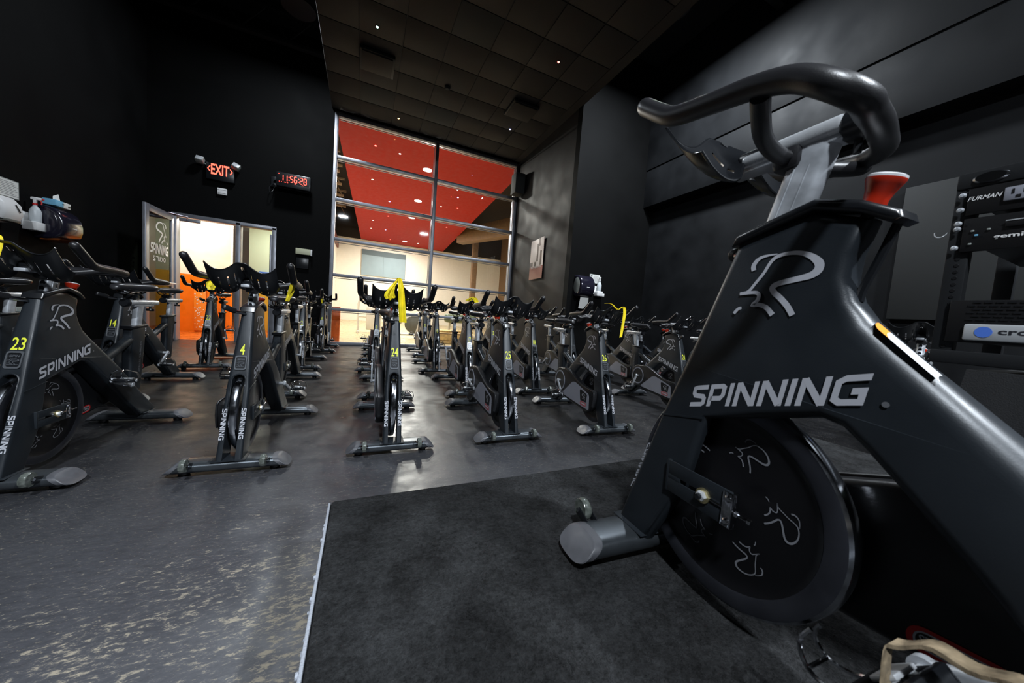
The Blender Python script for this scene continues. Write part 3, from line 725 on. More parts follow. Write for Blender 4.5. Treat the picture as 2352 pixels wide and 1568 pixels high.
        pd = ob('pedal', b, [M['plastic'], M['alu']], ca, loc=(.168, 0, 0))
        b = MB()
        for e in (-.03, .03):
            b.tube([(.036, yp+e, 0), (.07, yp+e, .004), (.092, yp+e*.8, .025), (.085, yp+e*.6, .052), (.06, yp+e*.4, .062)], .003, 6, smooth=3)
        b.tube([(.092, yp-.024, .025), (.092, yp+.024, .025)], .003, 6)
        tcg = ob('toe_cage', b, M['chrome'], ca, loc=(.168, 0, 0))
        b = MB(); sw = []
        pth = crom([(0, yp-.05, -.012), (.0, yp-.055, .02), (.008, yp-.04, .05), (.015, yp, .062), (.008, yp+.04, .05), (0, yp+.055, .02), (0, yp+.05, -.012)], 4) if 0 else None
        cp = [(-.0, -.047, -.012), (.003, -.056, .015), (.01, -.044, .046), (.014, 0, .060), (.01, .044, .046), (.003, .056, .015), (0, .047, -.012)]
        vs = []; Q = []
        for i in range(len(cp)-1):
            for k in range(4): Q.append([Vector(cp[i])*(1-k/4)+Vector(cp[i+1])*(k/4)][0])
        Q.append(Vector(cp[-1]))
        for q in Q:
            for dx, s_ in ((-.009, 1), (.009, 1), (.009, 1.04), (-.009, 1.04)): vs.append((q.x+dx, yp+q.y*s_, q.z*s_+.0))
        fs = [[4*i+k, 4*i+(k+1) % 4, 4*i+4+(k+1) % 4, 4*i+4+k] for i in range(len(Q)-1) for k in range(4)]+[[0, 1, 2, 3], [4*len(Q)-4+k for k in range(4)]]
        b.add(vs, fs); ob('toe_strap', b, M['rubber'], ca, loc=(.168, 0, 0))
    return root
def crank(root, ang):
    k = 0
    for c in root.children:
        if c.name.startswith('crank_arm'):
            left = max(v.co.y for v in c.data.vertices) > .05
            a = ang if left else ang+pi
            c.rotation_euler = (0, -a, 0)
            for d in c.children: d.rotation_euler = (0, a-.12, 0)
def shift(root, names, dx, dz):
    for c in root.children:
        if c.name.split('.')[0] in names: c.location = (c.location.x+dx, c.location.y, c.location.z+dz)
def copy_tree(o, parent=None):
    c = o.copy(); COL.objects.link(c); c.parent = parent
    for ch in list(o.children): copy_tree(ch, c)
    return c
def kid(root, n): return [c for c in root.children if c.name.split('.')[0] == n][0]
def number(root, s):
    fr = kid(root, 'frame'); b = MB(); L_ = .043 if len(s) > 1 else .021
    if '1' in s and len(s) > 1: L_ = .035
    def fn(v):
        y = v.x-L_/2-.0; z = .593+v.y; hw = HW(-.1, z); r = .019; d = max(0, abs(y)-(hw-r)); x = xf_(z)-(r-sqrt(max(0, r*r-d*d)))
        return Vector((x+.0012, y, z))
    put(b, ftext(s, L_, .055, .012, .0), fn)
    # subdivide-free: built-in glyphs have enough vertices on the curves
    ob('number_decal', b, M['yellow_no'], fr)

proto = make_bike()
BAR = ['handlebar', 'bottle_holder', 'handlebar_slider', 'handlebar_post']
SEAT = ['saddle', 'saddle_clamp', 'seat_slider', 'seat_post']
GRP = 'spin bikes in rows facing the instructor platform'
# name, u, v, heading, number, bar lift, bar fore, seat lift, crank angle, label
BK = [
 ('23', -1.399, 2.116, -1.61, -.045, 0, 0, .35, 'charcoal spin bike numbered 23 in yellow, at the left end of the nearest row'),
 ('4', -.592, 2.108, -1.598, -.03, 0, .0, -2.7, 'charcoal spin bike numbered 4 in yellow, nearest row, right of number 23'),
 ('24', .198, 2.166, -1.584, -.055, 0, -.05, -.75, 'charcoal spin bike numbered 24 with a long yellow cloth hanging off its bottle holder'),
 ('25', 1.014, 2.168, -1.579, -.05, 0, .0, 2.9, 'charcoal spin bike numbered 25 in yellow, nearest row, between 24 and 26'),
 ('26', 1.891, 2.133, -1.657, -.05, 0, .0, 2.3, 'charcoal spin bike numbered 26 in yellow with a thin yellow band over its bars'),
 ('21', 3.17, 2.38, -1.68, -.05, 0, .02, 1.2, 'charcoal spin bike partly hidden behind the front edge of the instructor bike'),
 ('', 4.02, 2.05, -1.66, -.05, 0, .0, .4, 'spin bike mostly hidden behind the instructor bike, only its silver seat rail end showing'),
 ('', -2.36, 2.75, -1.62, -.05, 0, -.02, .3, 'spin bike cut off at the left edge, only its saddle and seat rail showing'),
 ('14', -1.81, 3.58, -1.60, -.05, 0, -.0, -.6, 'charcoal spin bike numbered 14, second row, behind the saddle of 23'),
 ('', -.72, 3.62, -1.60, -.03, 0, .03, 2.2, 'spin bike directly behind number 4, its yellow cloth beside the silver bar post'),
 ('', .235, 3.46, -1.58, -.02, 0, .0, -.9, 'spin bike hidden behind number 24, its black bar ends showing above'),
 ('17', 1.10, 3.48, -1.60, -.05, 0, .0, -.9, 'charcoal spin bike numbered 17 in yellow, second row, left of number 25'),
 ('18', 1.95, 3.52, -1.62, -.05, 0, .0, 1.6, 'charcoal spin bike numbered 18 in yellow, second row, in front of the taupe side wall'),
 ('', 2.70, 3.78, -1.66, -.04, 0, .0, .6, 'spin bike directly behind number 26 below the paper towel dispenser'),
 ('28', 3.67, 3.57, -1.66, -.05, 0, .0, 2.4, 'charcoal spin bike numbered 28 in yellow, second row, right of the dispenser'),
 ('', 4.5, 3.6, -1.66, -.05, 0, .0, .9, 'spin bike farthest right in the second row against the black wall'),
 ('22', -1.72, 5.15, -1.45, -.03, 0, .0, .8, 'charcoal spin bike numbered 22 standing in front of the orange doorway'),
 ('2', -.74, 5.1, -1.55, -.04, 0, .0, -.7, 'charcoal spin bike numbered 2 in yellow, third row, left of the aisle'),
 ('9', .18, 4.95, -1.60, -.05, 0, .0, -.5, 'charcoal spin bike numbered 9 in yellow, third row, seen left of number 24'),
 ('10', 1.02, 4.9, -1.60, -.04, 0, .0, .4, 'charcoal spin bike numbered 10 in yellow, third row, right of number 24'),
 ('12', 2.02, 5.15, -1.60, -.05, 0, .0, 1.9, 'charcoal spin bike numbered 12 in yellow, third row, framed between 17 and 25'),
 ('8', -.69, 6.95, -1.57, -.03, 0, -.0, -.9, 'charcoal spin bike numbered 8 in yellow, farthest row, beside the window frame'),
 ('', .25, 6.6, -1.57, -.03, 0, .0, .7, 'spin bike in the farthest row, mostly behind number 9'),
 ('31', 1.14, 6.65, -1.58, -.04, 0, .0, -.4, 'charcoal spin bike numbered 31 in the farthest row, left of number 10'),
 ('', 3.42, .93, -2.95, -.02, 0, -.03, .5, 'spin bike seen through the gap under the equipment rack, near the right wall'),
]
BIKES = {}
for i, (no, u, v, th, dz, dx, sz, ca, lab) in enumerate(BK):
    r = copy_tree(proto)
    r.location = (u, v, 0); r.rotation_euler = (0, 0, th)
    tag(r, lab, 'exercise bike', GRP)
    shift(r, BAR, -.28*dz+dx, dz); shift(r, SEAT, -.14*sz, sz); crank(r, ca)
    if no: number(r, no)
    BIKES[(no or 'x%d' % i)] = (r, u, v, th, dz)
# instructor bike: the prototype itself, on the platform
PH = .27
proto.location = (.781, .679, PH); proto.rotation_euler = (0, 0, 1.517)
tag(proto, 'large charcoal spin bike in the foreground on the carpeted instructor platform', 'exercise bike')
crank(proto, -.52)
kid(proto, 'handlebar').data = bar_mesh(True)
for c in proto.children:
    if c.name.startswith('height_lever'):
        b = MB(); b.tube([(-.188, -.005, .812), (-.165, -.02, .818)], .0075, 12, mi=1); b.tube([(-.172, -.016, .816), (-.155, -.03, .822)], .0055, 10, mi=1); b.lathe([(0, 0), (.009, 0), (.0155, .008), (.016, .016), (.012, .026), (0, .029)], Matrix.Translation((-.158, -.028, .821)) @ (Vector((.6, -.62, .22))).to_track_quat('Z', 'Y').to_matrix().to_4x4(), 20)
        c.data = b.mesh('height_lever', [M['rubber'], M['chrome']])
    if c.name.startswith('crank_arm') and max(v.co.y for v in c.data.vertices) > .05:
        for d in c.children:
            if d.name.startswith('toe_cage') or d.name.startswith('pedal'): d.rotation_euler = (0, .35, 0)
            if d.name.startswith('toe_strap'):
                q = MB(); cc = crom([(.145, .165, -.12), (.150, .175, -.06), (.152, .165, -.028), (.13, .155, -.012), (.09, .16, .004), (.05, .17, .018), (.0, .18, .03)], 5); vs = []
                for i_, p_ in enumerate(cc):
                    for dy, dz in ((-.012, -.0025), (.012, -.0025), (.012, .0025), (-.012, .0025)): vs.append((p_[0], p_[1]+dy, p_[2]+dz+.004*sin(i_*.9)))
                q.add(vs, [[4*a+k, 4*a+(k+1) % 4, 4*a+4+(k+1) % 4, 4*a+4+k] for a in range(len(cc)-1) for k in range(4)]+[[0, 1, 2, 3], [4*len(cc)-4+k for k in range(4)]])
                d.data = q.mesh('toe_strap', [M['strapw']], 50); d.location = (0, 0, 0); d.rotation_euler = (0, -.52, 0); d['label'] = 'worn tan toe strap'
b = MB()
def stk(x0, x1, mi):
    n = 10; vs = []
    for k in range(n+1):
        t = k/n; x = x0+(x1-x0)*t; z = .672+.985*(x+.43)
        for q in range(6):
            y = .003+.0058*q; hw = HW(x, z); dr = .034-sqrt(.034**2-max(0, y-(hw-.034))**2); vs.append((x+(.0012-dr)*.7, y, z+(.0012-dr)*.7))
    b.add(vs, [[6*k+q, 6*k+q+1, 6*k+q+7, 6*k+q+6] for k in range(n) for q in range(5)], mi)
stk(-.432, -.447, 0); stk(-.447, -.505, 1)
fr0 = kid(proto, 'frame'); st_ = ob('safety_sticker', b, [M['orange_st'], M['white_st']], fr0)

# ------------------------------------------------------------------ yellow cloths and bands
def cloth_strip(name, pts, w, label, group='yellow cloths hung on the bikes', wd=(0, 1, 0), cat='cloth', more=None):
    b = MB(); one_strip(b, pts, w, wd)
    for q in (more or []): one_strip(b, q[0], q[1], q[2])
    ob_ = ob(name, b, M['yellow'], recalc=False, ang=50); tag(ob_, label, cat, group); return ob_
def one_strip(b, pts, w, wd):
    P = crom(pts, 6); n = len(P); vs = []; W = Vector(wd).normalized(); m_ = 7
    for i, p in enumerate(P):
        t = i/(n-1); ww = w if not isinstance(w, (list, tuple)) else (w[0]*(1-t)+w[1]*t)
        tg = (P[min(i+1, n-1)]-P[max(i-1, 0)]).normalized(); nn = tg.cross(W); 
        nn = nn.normalized() if nn.length > 1e-4 else Vector((1, 0, 0))
        for k in range(m_):
            s_ = k/(m_-1)-.5; vs.append(p+W*s_*ww+nn*(sin(s_*9+t*5)*.18*ww))
    f = [[i*m_+k, i*m_+k+1, (i+1)*m_+k+1, (i+1)*m_+k] for i in range(n-1) for k in range(m_-1)]
    o = len(vs); nrm = []
    vs2 = [v+Vector((.0015, .0015, .0012)) for v in vs]
    b.add(vs+vs2, f+[[o+i for i in q][::-1] for q in f])
def bl(key, x, y, z):
    r, u, v, th, dz = BIKES[key]; z2 = z+dz; x2 = x-.28*dz
    return Vector((u+cos(th)*x2-sin(th)*y, v+sin(th)*x2+cos(th)*y, z2))
cloth_strip('yellow_cloth', [bl('24', -.086, -.012, 1.13), bl('24', -.082, .0, 1.152), bl('24', -.070, .008, 1.12), bl('24', -.06, .016, 1.05), bl('24', -.062, .024, .96), bl('24', -.066, .034, .875)], [.016, .046], 'long yellow cloth draped over the bottle holder of bike 24', wd=(1, .15, 0), more=[([bl('24', -.084, -.004, 1.15), bl('24', -.072, -.02, 1.125), bl('24', -.064, -.05, 1.075), bl('24', -.07, -.062, 1.04), bl('24', -.075, -.05, 1.02)], [.014, .055], (.9, .3, .2)), ([bl('24', -.072, -.03, 1.10), bl('24', -.066, -.04, 1.05), bl('24', -.075, -.035, 1.02)], [.02, .04], (.8, .1, .5))])
cloth_strip('yellow_cloth', [bl('26', -.08, -.09, 1.13), bl('26', -.085, -.02, 1.13), bl('26', -.075, .04, 1.09), bl('26', -.08, .09, 1.115), bl('26', -.075, .11, 1.08), bl('26', -.07, .10, .95), bl('26', -.068, .09, .86)], [.012, .03], 'thin yellow band looped over the bars of bike 26', wd=(1, 0, .2))
cloth_strip('yellow_cloth', [bl('4', -.31, .205, 1.055), bl('4', -.27, .20, 1.045), bl('4', -.26, .19, .99), bl('4', -.26, .17, .93)], .035, 'yellow cloth knotted on the left bar of bike 4', wd=(.4, 1, 0))
cloth_strip('yellow_cloth', [bl('4', -.31, -.19, 1.02), bl('4', -.28, -.19, 1.0), bl('4', -.27, -.19, .96)], .05, 'small yellow cloth tag under the right bar of bike 4', wd=(.2, 1, 0))
cloth_strip('yellow_cloth', [bl('17', -.10, -.06, 1.10), bl('17', -.08, -.02, 1.135), bl('17', -.075, .0, 1.14), bl('17', -.07, .03, 1.10), bl('17', -.07, .05, 1.06)], .05, 'yellow cloth lying over the bottle holder of bike 17', wd=(1, .2, 0))
cloth_strip('yellow_cloth', [bl('8', -.09, .01, 1.11), bl('8', -.07, .0, 1.08), bl('8', -.065, -.005, 1.0), bl('8', -.066, -.005, .93)], .05, 'yellow cloth hanging from the bars of far bike 8', wd=(.3, 1, 0))
cloth_strip('yellow_cloth', [bl('23', -.10, -.07, 1.12), bl('23', -.085, -.035, 1.135), bl('23', -.075, -.02, 1.11), bl('23', -.07, -.03, 1.04), bl('23', -.07, -.04, .98)], .045, 'yellow cloth over the bars of bike 23 at the left edge', wd=(.4, 1, 0))
cloth_strip('yellow_cloth', [bl('12', -.08, -.02, 1.10), bl('12', -.07, -.01, 1.06), bl('12', -.065, .0, .96)], .03, 'yellow cloth hanging from the bars of bike 12', wd=(.3, 1, 0))

# ------------------------------------------------------------------ the room
def bx(c0, c1, bev=0.): # box from two corners
    return ((c0[0]+c1[0])/2, (c0[1]+c1[1])/2, (c0[2]+c1[2])/2), (abs(c1[0]-c0[0]), abs(c1[1]-c0[1]), abs(c1[2]-c0[2])), bev
def boxes(lst, bev=0.):
    b = MB()
    for q in lst:
        c, d, _ = bx(q[0], q[1]); b.box(c, d, bev, q[2] if len(q) > 2 else 0)
    return b
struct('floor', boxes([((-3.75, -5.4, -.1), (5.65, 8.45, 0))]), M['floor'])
struct('floor', boxes([((-9, 8.45, -.1), (-1.2, 24, 0)), ]), M['hallorange'])
struct('floor', boxes([((-1.2, 8.45, -.1), (12, 24, 0))]), M['hallfloor'])
struct('wall_left', boxes([((-3.75, -5.4, 0), (-3.6, 8.45, 6.2))]), M['wall'])
struct('baseboard_left', boxes([((-3.6, -3.0, 0), (-3.585, 8.28, .11))], .003), M['rubber'])
struct('wall_back', boxes([((-3.6, 8.3, 0), (-3.26, 8.45, 6.2)), ((-3.26, 8.3, 2.36), (-1.67, 8.45, 6.2)), ((-1.67, 8.3, 0), (-.71, 8.45, 6.2)), ((-.71, 8.3, 4.93), (3.58, 8.45, 6.2))]), M['wall'])
struct('wall_right', boxes([((3.58, 5.65, 0), (3.73, 8.45, 6.2))]), M['wall3'])
struct('wall_right', boxes([((3.58, 5.5, 0), (5.65, 5.65, 6.2))]), M['wall'])
struct('wall_right', boxes([((5.5, -5.4, 0), (5.65, 5.5, 6.2))]), M['wall2'])
struct('trim_1', boxes([((5.27, -5.4, 3.40), (5.5, 5.5, 4.15)), ((5.25, -5.4, 4.15), (5.5, 5.5, 6.2))], .004), M['wall2'])
struct('wall_front', boxes([((-3.75, -5.55, 0), (5.65, -5.4, 6.2))]), M['wall'])
struct('ceiling', boxes([((-3.75, -5.55, 6.2), (5.65, 8.45, 6.3))]), M['deck'])
struct('baseboard_right', boxes([((3.565, 5.5, 0), (3.58, 8.3, .1)), ((3.58, 5.485, 0), (5.5, 5.5, .1)), ((5.485, -3, 0), (5.5, 5.48, .1))], .002), M['rubber'])
# hanging tiled ceiling
b = MB(); us = [-.83+.61*k for k in range(8)]; us[0] = -.76; us[-1] = 3.42; vs_ = [8.25-.61*k for k in range(12)]
dark = {(3, 5), (1, 1), (3, 1), (6, 9), (4, 12)}
for i in range(len(us)-1):
    for j in range(len(vs_)-1):
        dk = (i, j) in dark
        b.box(((us[i]+us[i+1])/2, (vs_[j]+vs_[j+1])/2, 4.955), (us[i+1]-us[i]-.014, .596, .012), .004, 1 if dk else 0)
b.box(((-.76+3.6)/2, 4.89, 4.985), (4.36, 6.76, .04), 0, 2)
b.box((3.51, 4.89, 4.96), (.17, 6.76, .02), 0, 0)
struct('ceiling', b, [M['tile'], M['tiled'], M['tee']])
for (u, v) in ((.05, 6.32), (2.64, 6.22)):
    b = MB(); b.box((0, 0, -.02), (.52, .52, .05), .006, 1); b.box((0, 0, -.055), (.46, .46, .012), .004, 0)
    o = ob('ceiling_diffuser', b, [M['tile'], M['tee']], loc=(u, v, 4.93)); tag(o, 'square air diffuser hanging from the dark tiled ceiling, '+('left one' if u < 1 else 'right one'), 'air vent', 'ceiling air diffusers')
b = MB(); b.lathe([(.05, 0), (.055, -.02), (.03, -.045), (0, -.048)], None, 20); tag(ob('smoke_detector', b, M['tiled'], loc=(1.22, 6.35, 4.95)), 'small round smoke detector on the tiled ceiling', 'smoke detector')
for (u, v, m_, nm) in ((.02, 5.61, 'e_green', 'green'), (2.63, 4.86, 'e_reddot', 'red'), (.52, 7.88, 'e_orange', 'orange'), (2.73, 6.98, 'e_blue', 'blue')):
    b = MB(); b.lathe([(.03, 0), (.03, -.006), (.021, -.01), (.021, -.004)], None, 20, 0); b.lathe([(.019, -.006), (.012, -.014), (0, -.016)], None, 16, 1)
    tag(ob('star_light', b, [M['tee'], M[m_]], loc=(u, v, 4.949)), 'tiny '+nm+' glowing star light in the dark tiled ceiling', 'light', 'coloured star lights')
# open trusses over the ceiling raft
def truss(v, z, nm='roof_truss'):
    b = MB(); b.box((.95, v, z), (9.1, .1, .07), .004); b.box((.95, v, z+.5), (9.1, .08, .06), .004); n = 26
    for k in range(n):
        x0 = -3.55+k*.35; x1 = x0+.35; a, c = (z+.03, z+.48) if k % 2 == 0 else (z+.48, z+.03)
        b.tube([(x0, v, a), (x1, v, c)], .014, 6)
    return ob(nm, b, M['truss'])
tag(truss(7.75, 5.6), 'black open roof truss nearest the back wall', 'truss', 'roof trusses')
tag(truss(6.1, 5.62), 'black open roof truss crossing in front of the left high lamp', 'truss', 'roof trusses')
tag(truss(3.2, 5.62), 'black open roof truss over the front bikes', 'truss', 'roof trusses')
def highbay(u, v, label, power, z=5.5):
    r = empty('high_bay_lamp', (u, v, z)); tag(r, label, 'lamp', 'high bay lamps beside the tiled ceiling')
    b = MB(); b.lathe([(.24, 0), (.235, .02), (.17, .2), (.08, .3), (.07, .42), (0, .43)], None, 28); ob('reflector', b, M['truss'], r)
    b = MB(); b.tube([(0, 0, .42), (0, 0, .7)], .01, 8); ob('hanger_rod', b, M['truss'], r)
    b = MB(); b.lathe([(.225, .012), (0, .012)], None, 28); ob('lens', b, M['e_white'], r)
    l = bpy.data.lights.new('high_bay', 'AREA'); l.shape = 'DISK'; l.size = .42; l.energy = power; l.color = (.86, .93, 1.0)
    o = bpy.data.objects.new('high_bay_light', l); COL.objects.link(o); o.parent = r; o.location = (0, 0, -.01)
    return r
highbay(-1.12, 6.65, 'lit high bay lamp above the left edge of the tiled ceiling', 100)
highbay(3.88, 3.85, 'lit high bay lamp above the right edge of the tiled ceiling', 260)
highbay(-1.1, -2.4, 'high bay lamp overhead behind the instructor platform, left side', 400, 5.3)
highbay(3.0, -3.2, 'high bay lamp overhead behind the instructor platform, right side', 560, 5.3)
# instructor platform
b = MB(); b.box((1.34, -.98, .135), (2.82, 4.3, .27), .012, 0)
pl_ = ob('instructor_platform', b, M['carpet']); tag(pl_, 'black carpeted platform under the large foreground bike', 'platform')
b = MB(); b.box((-.0735, -.98, .262), (.007, 4.28, .012), .002)
for k in range(60):
    v = random.uniform(-1.5, 1.1); b.box((-.0765-random.random()*.002, v, .264+random.uniform(-.004, .005)), (.005, random.uniform(.002, .012), random.uniform(.002, .008)), .001)
ob('frayed_edge_strip', b, M['whitetape'], pl_)
# ---- window wall
UJ = [-.67, 1.45, 3.545]; ZT = [.035, .79, 1.54, 2.31, 3.15, 4.03, 4.885]
b = MB()
for u in UJ: b.box((u, 8.36, 2.46), (.07, .14, 4.9), .006)
for z in ZT:
    for u0, u1 in ((UJ[0], UJ[1]), (UJ[1], UJ[2])): b.box(((u0+u1)/2, 8.36, z), (u1-u0-.07, .13, .065), .006)
for i in range(6):     # slim inner glazing beads, leaving a second bright line as in the photo
    for u0, u1 in ((UJ[0], UJ[1]), (UJ[1], UJ[2])):
        z0, z1 = ZT[i]+.045, ZT[i+1]-.06
        b.box(((u0+u1)/2, 8.40, z1), (u1-u0-.1, .02, .014), .002); b.box((u1-.055, 8.40, (z0+z1)/2), (.012, .02, z1-z0), .002)
w = struct('window_1', b, M['framegrey'])
for i in range(6):
    for u0, u1 in ((UJ[0], UJ[1]), (UJ[1], UJ[2])):
        ob('pane', boxes([((u0+.035, 8.365, ZT[i]+.03), (u1-.035, 8.371, ZT[i+1]-.03))]), M['glass'], w)
# ---- entrance
b = MB()
for u in (-3.235, -2.29, -1.705): b.box((u, 8.36, 1.17), (.075, .16, 2.34), .006)
b.box((-2.47, 8.36, 2.325), (1.6, .16, .07), .006); b.box((-2.0, 8.36, .05), (.52, .14, .1), .006); b.box((-1.76, 8.33, 1.1), (.03, .1, 2.2), .004)
d1 = struct('door_1', b, M['framegrey'])
ob('pane', boxes([((-2.25, 8.365, .1), (-1.745, 8.371, 2.29))]), M['glass'], d1)
b = MB(); b.tube([(-3.05, 8.27, 2.24), (-2.95, 8.05, 2.26), (-3.16, 7.9, 2.27)], .008, 8); b.box((-3.0, 8.27, 2.24), (.3, .05, .06), .008); ob('door_closer', b, M['framegrey'], d1)
b = MB(); U0 = -3.24; v0, v1 = 7.38, 8.28
for v in (v0+.05, v1-.05): b.box((U0, v, 1.16), (.045, .1, 2.26), .006)
for z, hh in ((2.235, .11), (.13, .22), (1.02, .05)): b.box((U0, (v0+v1)/2, z), (.045, v1-v0-.2, hh), .006)
d2 = struct('door_2', b, M['framegrey'])
ob('pane', boxes([((U0-.004, v0+.1, .24), (U0+.004, v1-.1, 2.18))]), M['glass_door'], d2)
b = MB(); fx = U0+.0065
put(b, EM, lambda p: Vector((fx, 8.08-p.x*.30, 1.72+p.y*.36)))
put(b, word('SPINNING', .54, .17, .12), lambda p: Vector((fx, 7.54+p.x, 1.53-p.x*.02+p.y)))
put(b, word('STUDIO'.replace('STUDIO', 'S'), .07, .085, 0), lambda p: Vector((fx, 7.62+p.x, 1.40+p.y))); put(b, ftext('TUDIO', .30, .085, .02), lambda p: Vector((fx, 7.71+p.x, 1.40+p.y)))
ob('door_lettering', b, M['doorglass_txt'], d2)
b = MB(); b.tube([(U0+.07, 7.47, 1.05), (U0+.07, 8.2, 1.05)], .014, 10); b.tube([(U0+.02, 7.5, 1.05), (U0+.07, 7.5, 1.05)], .01, 8); b.tube([(U0+.02, 8.15, 1.05), (U0+.07, 8.15, 1.05)], .01, 8); ob('push_bar', b, M['alu'], d2)
# ---- back wall fittings
VB = 8.3
b = MB(); b.box((-2.555, VB-.04, 3.20), (.42, .08, .30), .01, 0)
r = ob('exit_sign', b, M['plastic']); tag(r, 'black exit sign with glowing red letters and two lamp heads', 'exit sign')
b = MB(); put(b, ftext('EXIT', .27, .19, .02), lambda p: Vector((-2.69+p.x, VB-.0825, 3.145+p.y)))
for sg, x in ((-1, -2.715), (1, -2.395)): put(b, ribbon([(x-sg*.012, .05), (x+sg*.022, .0), (x-sg*.012, -.05)], .014), lambda p: Vector((p.x, VB-.0825, 3.24+p.y)))
ob('exit_letters', b, M['e_exit'], r)
for x, ry in ((-2.84, .1), (-2.31, .35)):
    b = MB(); b.box((0, 0, 0), (.12, .1, .1), .014, 0); b.box((0, -.051, 0), (.1, .006, .08), .004, 1); b.xf(Matrix.Translation((x, VB-.11, 3.35)) @ Matrix.Rotation(ry, 4, 'Y') @ Matrix.Rotation(-.5, 4, 'X')); b.tube([(x, VB-.11, 3.33), (x*.7-2.555*.3, VB-.04, 3.3)], .01, 8)
    ob('lamp_head', b, [M['steelgrey'], M['alu']], r)
b = MB(); b.box((-2.54, VB-.02, 2.87), (.145, .04, .12), .008, 0); b.box((-2.54, VB-.041, 2.895), (.14, .003, .004), 0, 1); b.box((-2.54, VB-.041, 2.835), (.12, .003, .004), 0, 1)
tag(ob('chime_box', b, [M['white'], M['darktext']]), 'small white box on the black wall under the exit sign', 'wall box')
b = MB(); b.box((0, 0, 0), (.58, .1, .27), .012); b.box((0, -.051, .03), (.53, .004, .18), .003, 1)
r = empty('digital_clock', (-1.36, VB-.2, 3.26), 0); tag(r, 'black digital wall timer with glowing red digits', 'clock')
ob('clock_case', b, [M['plastic'], M['rackpanel']], r)
SEG = {'0': 'abcdef', '1': 'bc', '2': 'abged', '5': 'afgcd', '6': 'afgedc', '8': 'abcdefg'}
b = MB(); x = -.215
for ch in '11:56:28':
    if ch == ':':
        for z in (.0, .055): b.box((x+.008, -.055, z), (.014, .004, .014))
        x += .03; continue
    w_, h_ = .042, .115; z0 = -.03
    S = {'a': ((w_/2, h_), 'h'), 'g': ((w_/2, h_/2), 'h'), 'd': ((w_/2, 0), 'h'), 'f': ((0, h_*.75), 'v'), 'b': ((w_, h_*.75), 'v'), 'e': ((0, h_*.25), 'v'), 'c': ((w_, h_*.25), 'v')}
    for q in SEG[ch]:
        (sx, sz), o_ = S[q]; b.box((x+sx, -.055, z0+sz), (w_*.8, .004, .012) if o_ == 'h' else (.012, .004, h_*.42), .002)
    x += .066
for (xx, ww) in ((-.235, .012), (-.2, .012), (-.14, .03), (-.1, .02), (.03, .02), (.16, .025)): b.box((xx, -.055, -.052), (ww, .004, .006))
b.box((-.245, -.055, .095), (.012, .004, .01))
ob('clock_digits', b, M['e_red'], r)
b = MB(); b.tube([(-.26, .03, -.02), (-.32, .08, -.02), (-.36, .17, -.02)], .02, 8, smooth=3); b.box((-.37, .185, -.02), (.1, .03, .2), .008); b.tube([(-.37, .15, -.06), (-.42, .08, -.16), (-.4, .06, -.26), (-.36, .1, -.2), (-.35, .16, -.08)], .005, 6, smooth=4)
ob('clock_bracket', b, M['plastic'], r)
b = MB(); b.box((-1.19, VB-.03, 1.94), (.27, .06, .12), .008, 0); b.box((-1.04, VB-.05, 1.93), (.03, .1, .13), .006, 1)
tag(ob('thermostat_panel', b, [mat('beige_panel_plastic', srgb(196, 198, 168), .5), M['white']]), 'pale beige control panel on the black wall between door and window', 'control panel')
b = MB(); b.box((-1.2, VB-.02, 1.70), (.22, .04, .22), .006); tag(ob('blank_plate', b, M['plastic']), 'black square plate below the pale beige control panel', 'wall plate')
# ---- side wall: speaker and poster
b = MB(); b.box((3.43, 7.95, 4.25), (.26, .3, .5), .02); sp_ = ob('wall_speaker', b, M['tiled']); tag(sp_, 'black speaker high on the side wall by the window corner', 'speaker')
b = MB(); b.box((3.56, 7.95, 4.25), (.04, .1, .1), .01); ob('wall_bracket', b, M['truss'], sp_)
b = MB(); nx, nz = 8, 16; vs = []
def pp(x, z, d=0.): return Vector((3.556-d-.012*max(0, z-.8)*(x-.2)*6-.006*sin(x*9)*sin(z*5)-(.03*(max(0, x-.55)**2)*8 if z > .7 else 0), 7.17-x, 1.82+z+.02*x))
for i in range(nx+1):
    for j in range(nz+1): vs.append(pp(.62*i/nx, .9*j/nz))
o_ = len(vs); vs += [v+Vector((.002, 0, 0)) for v in vs]
f = []; mi = []
for i in range(nx):
    for j in range(nz):
        q = [i*(nz+1)+j, (i+1)*(nz+1)+j, (i+1)*(nz+1)+j+1, i*(nz+1)+j+1]; x = (i+.5)/nx; z = (j+.5)/nz
        m_ = 2 if z < .30 else (1 if (z > .3 and (abs(x-.55-(z-.6)*.3) < .07 or (x < .25 and z < .45) or (x > .72 and z < .7 and x < .86))) else 0)
        b.f.append(q); b.m.append(m_); b.f.append([k+o_ for k in q][::-1]); b.m.append(2)
b.v = [tuple(v) for v in vs]
put(b, word('SPINNING', .46, .055, 0), lambda p: pp(.08+p.x, .245+p.y, .003), 0)
tag(ob('poster', b, [M['poster_w'], M['poster_d'], M['poster_p']], ang=60), 'curled glossy poster in red and white on the taupe side wall', 'poster')
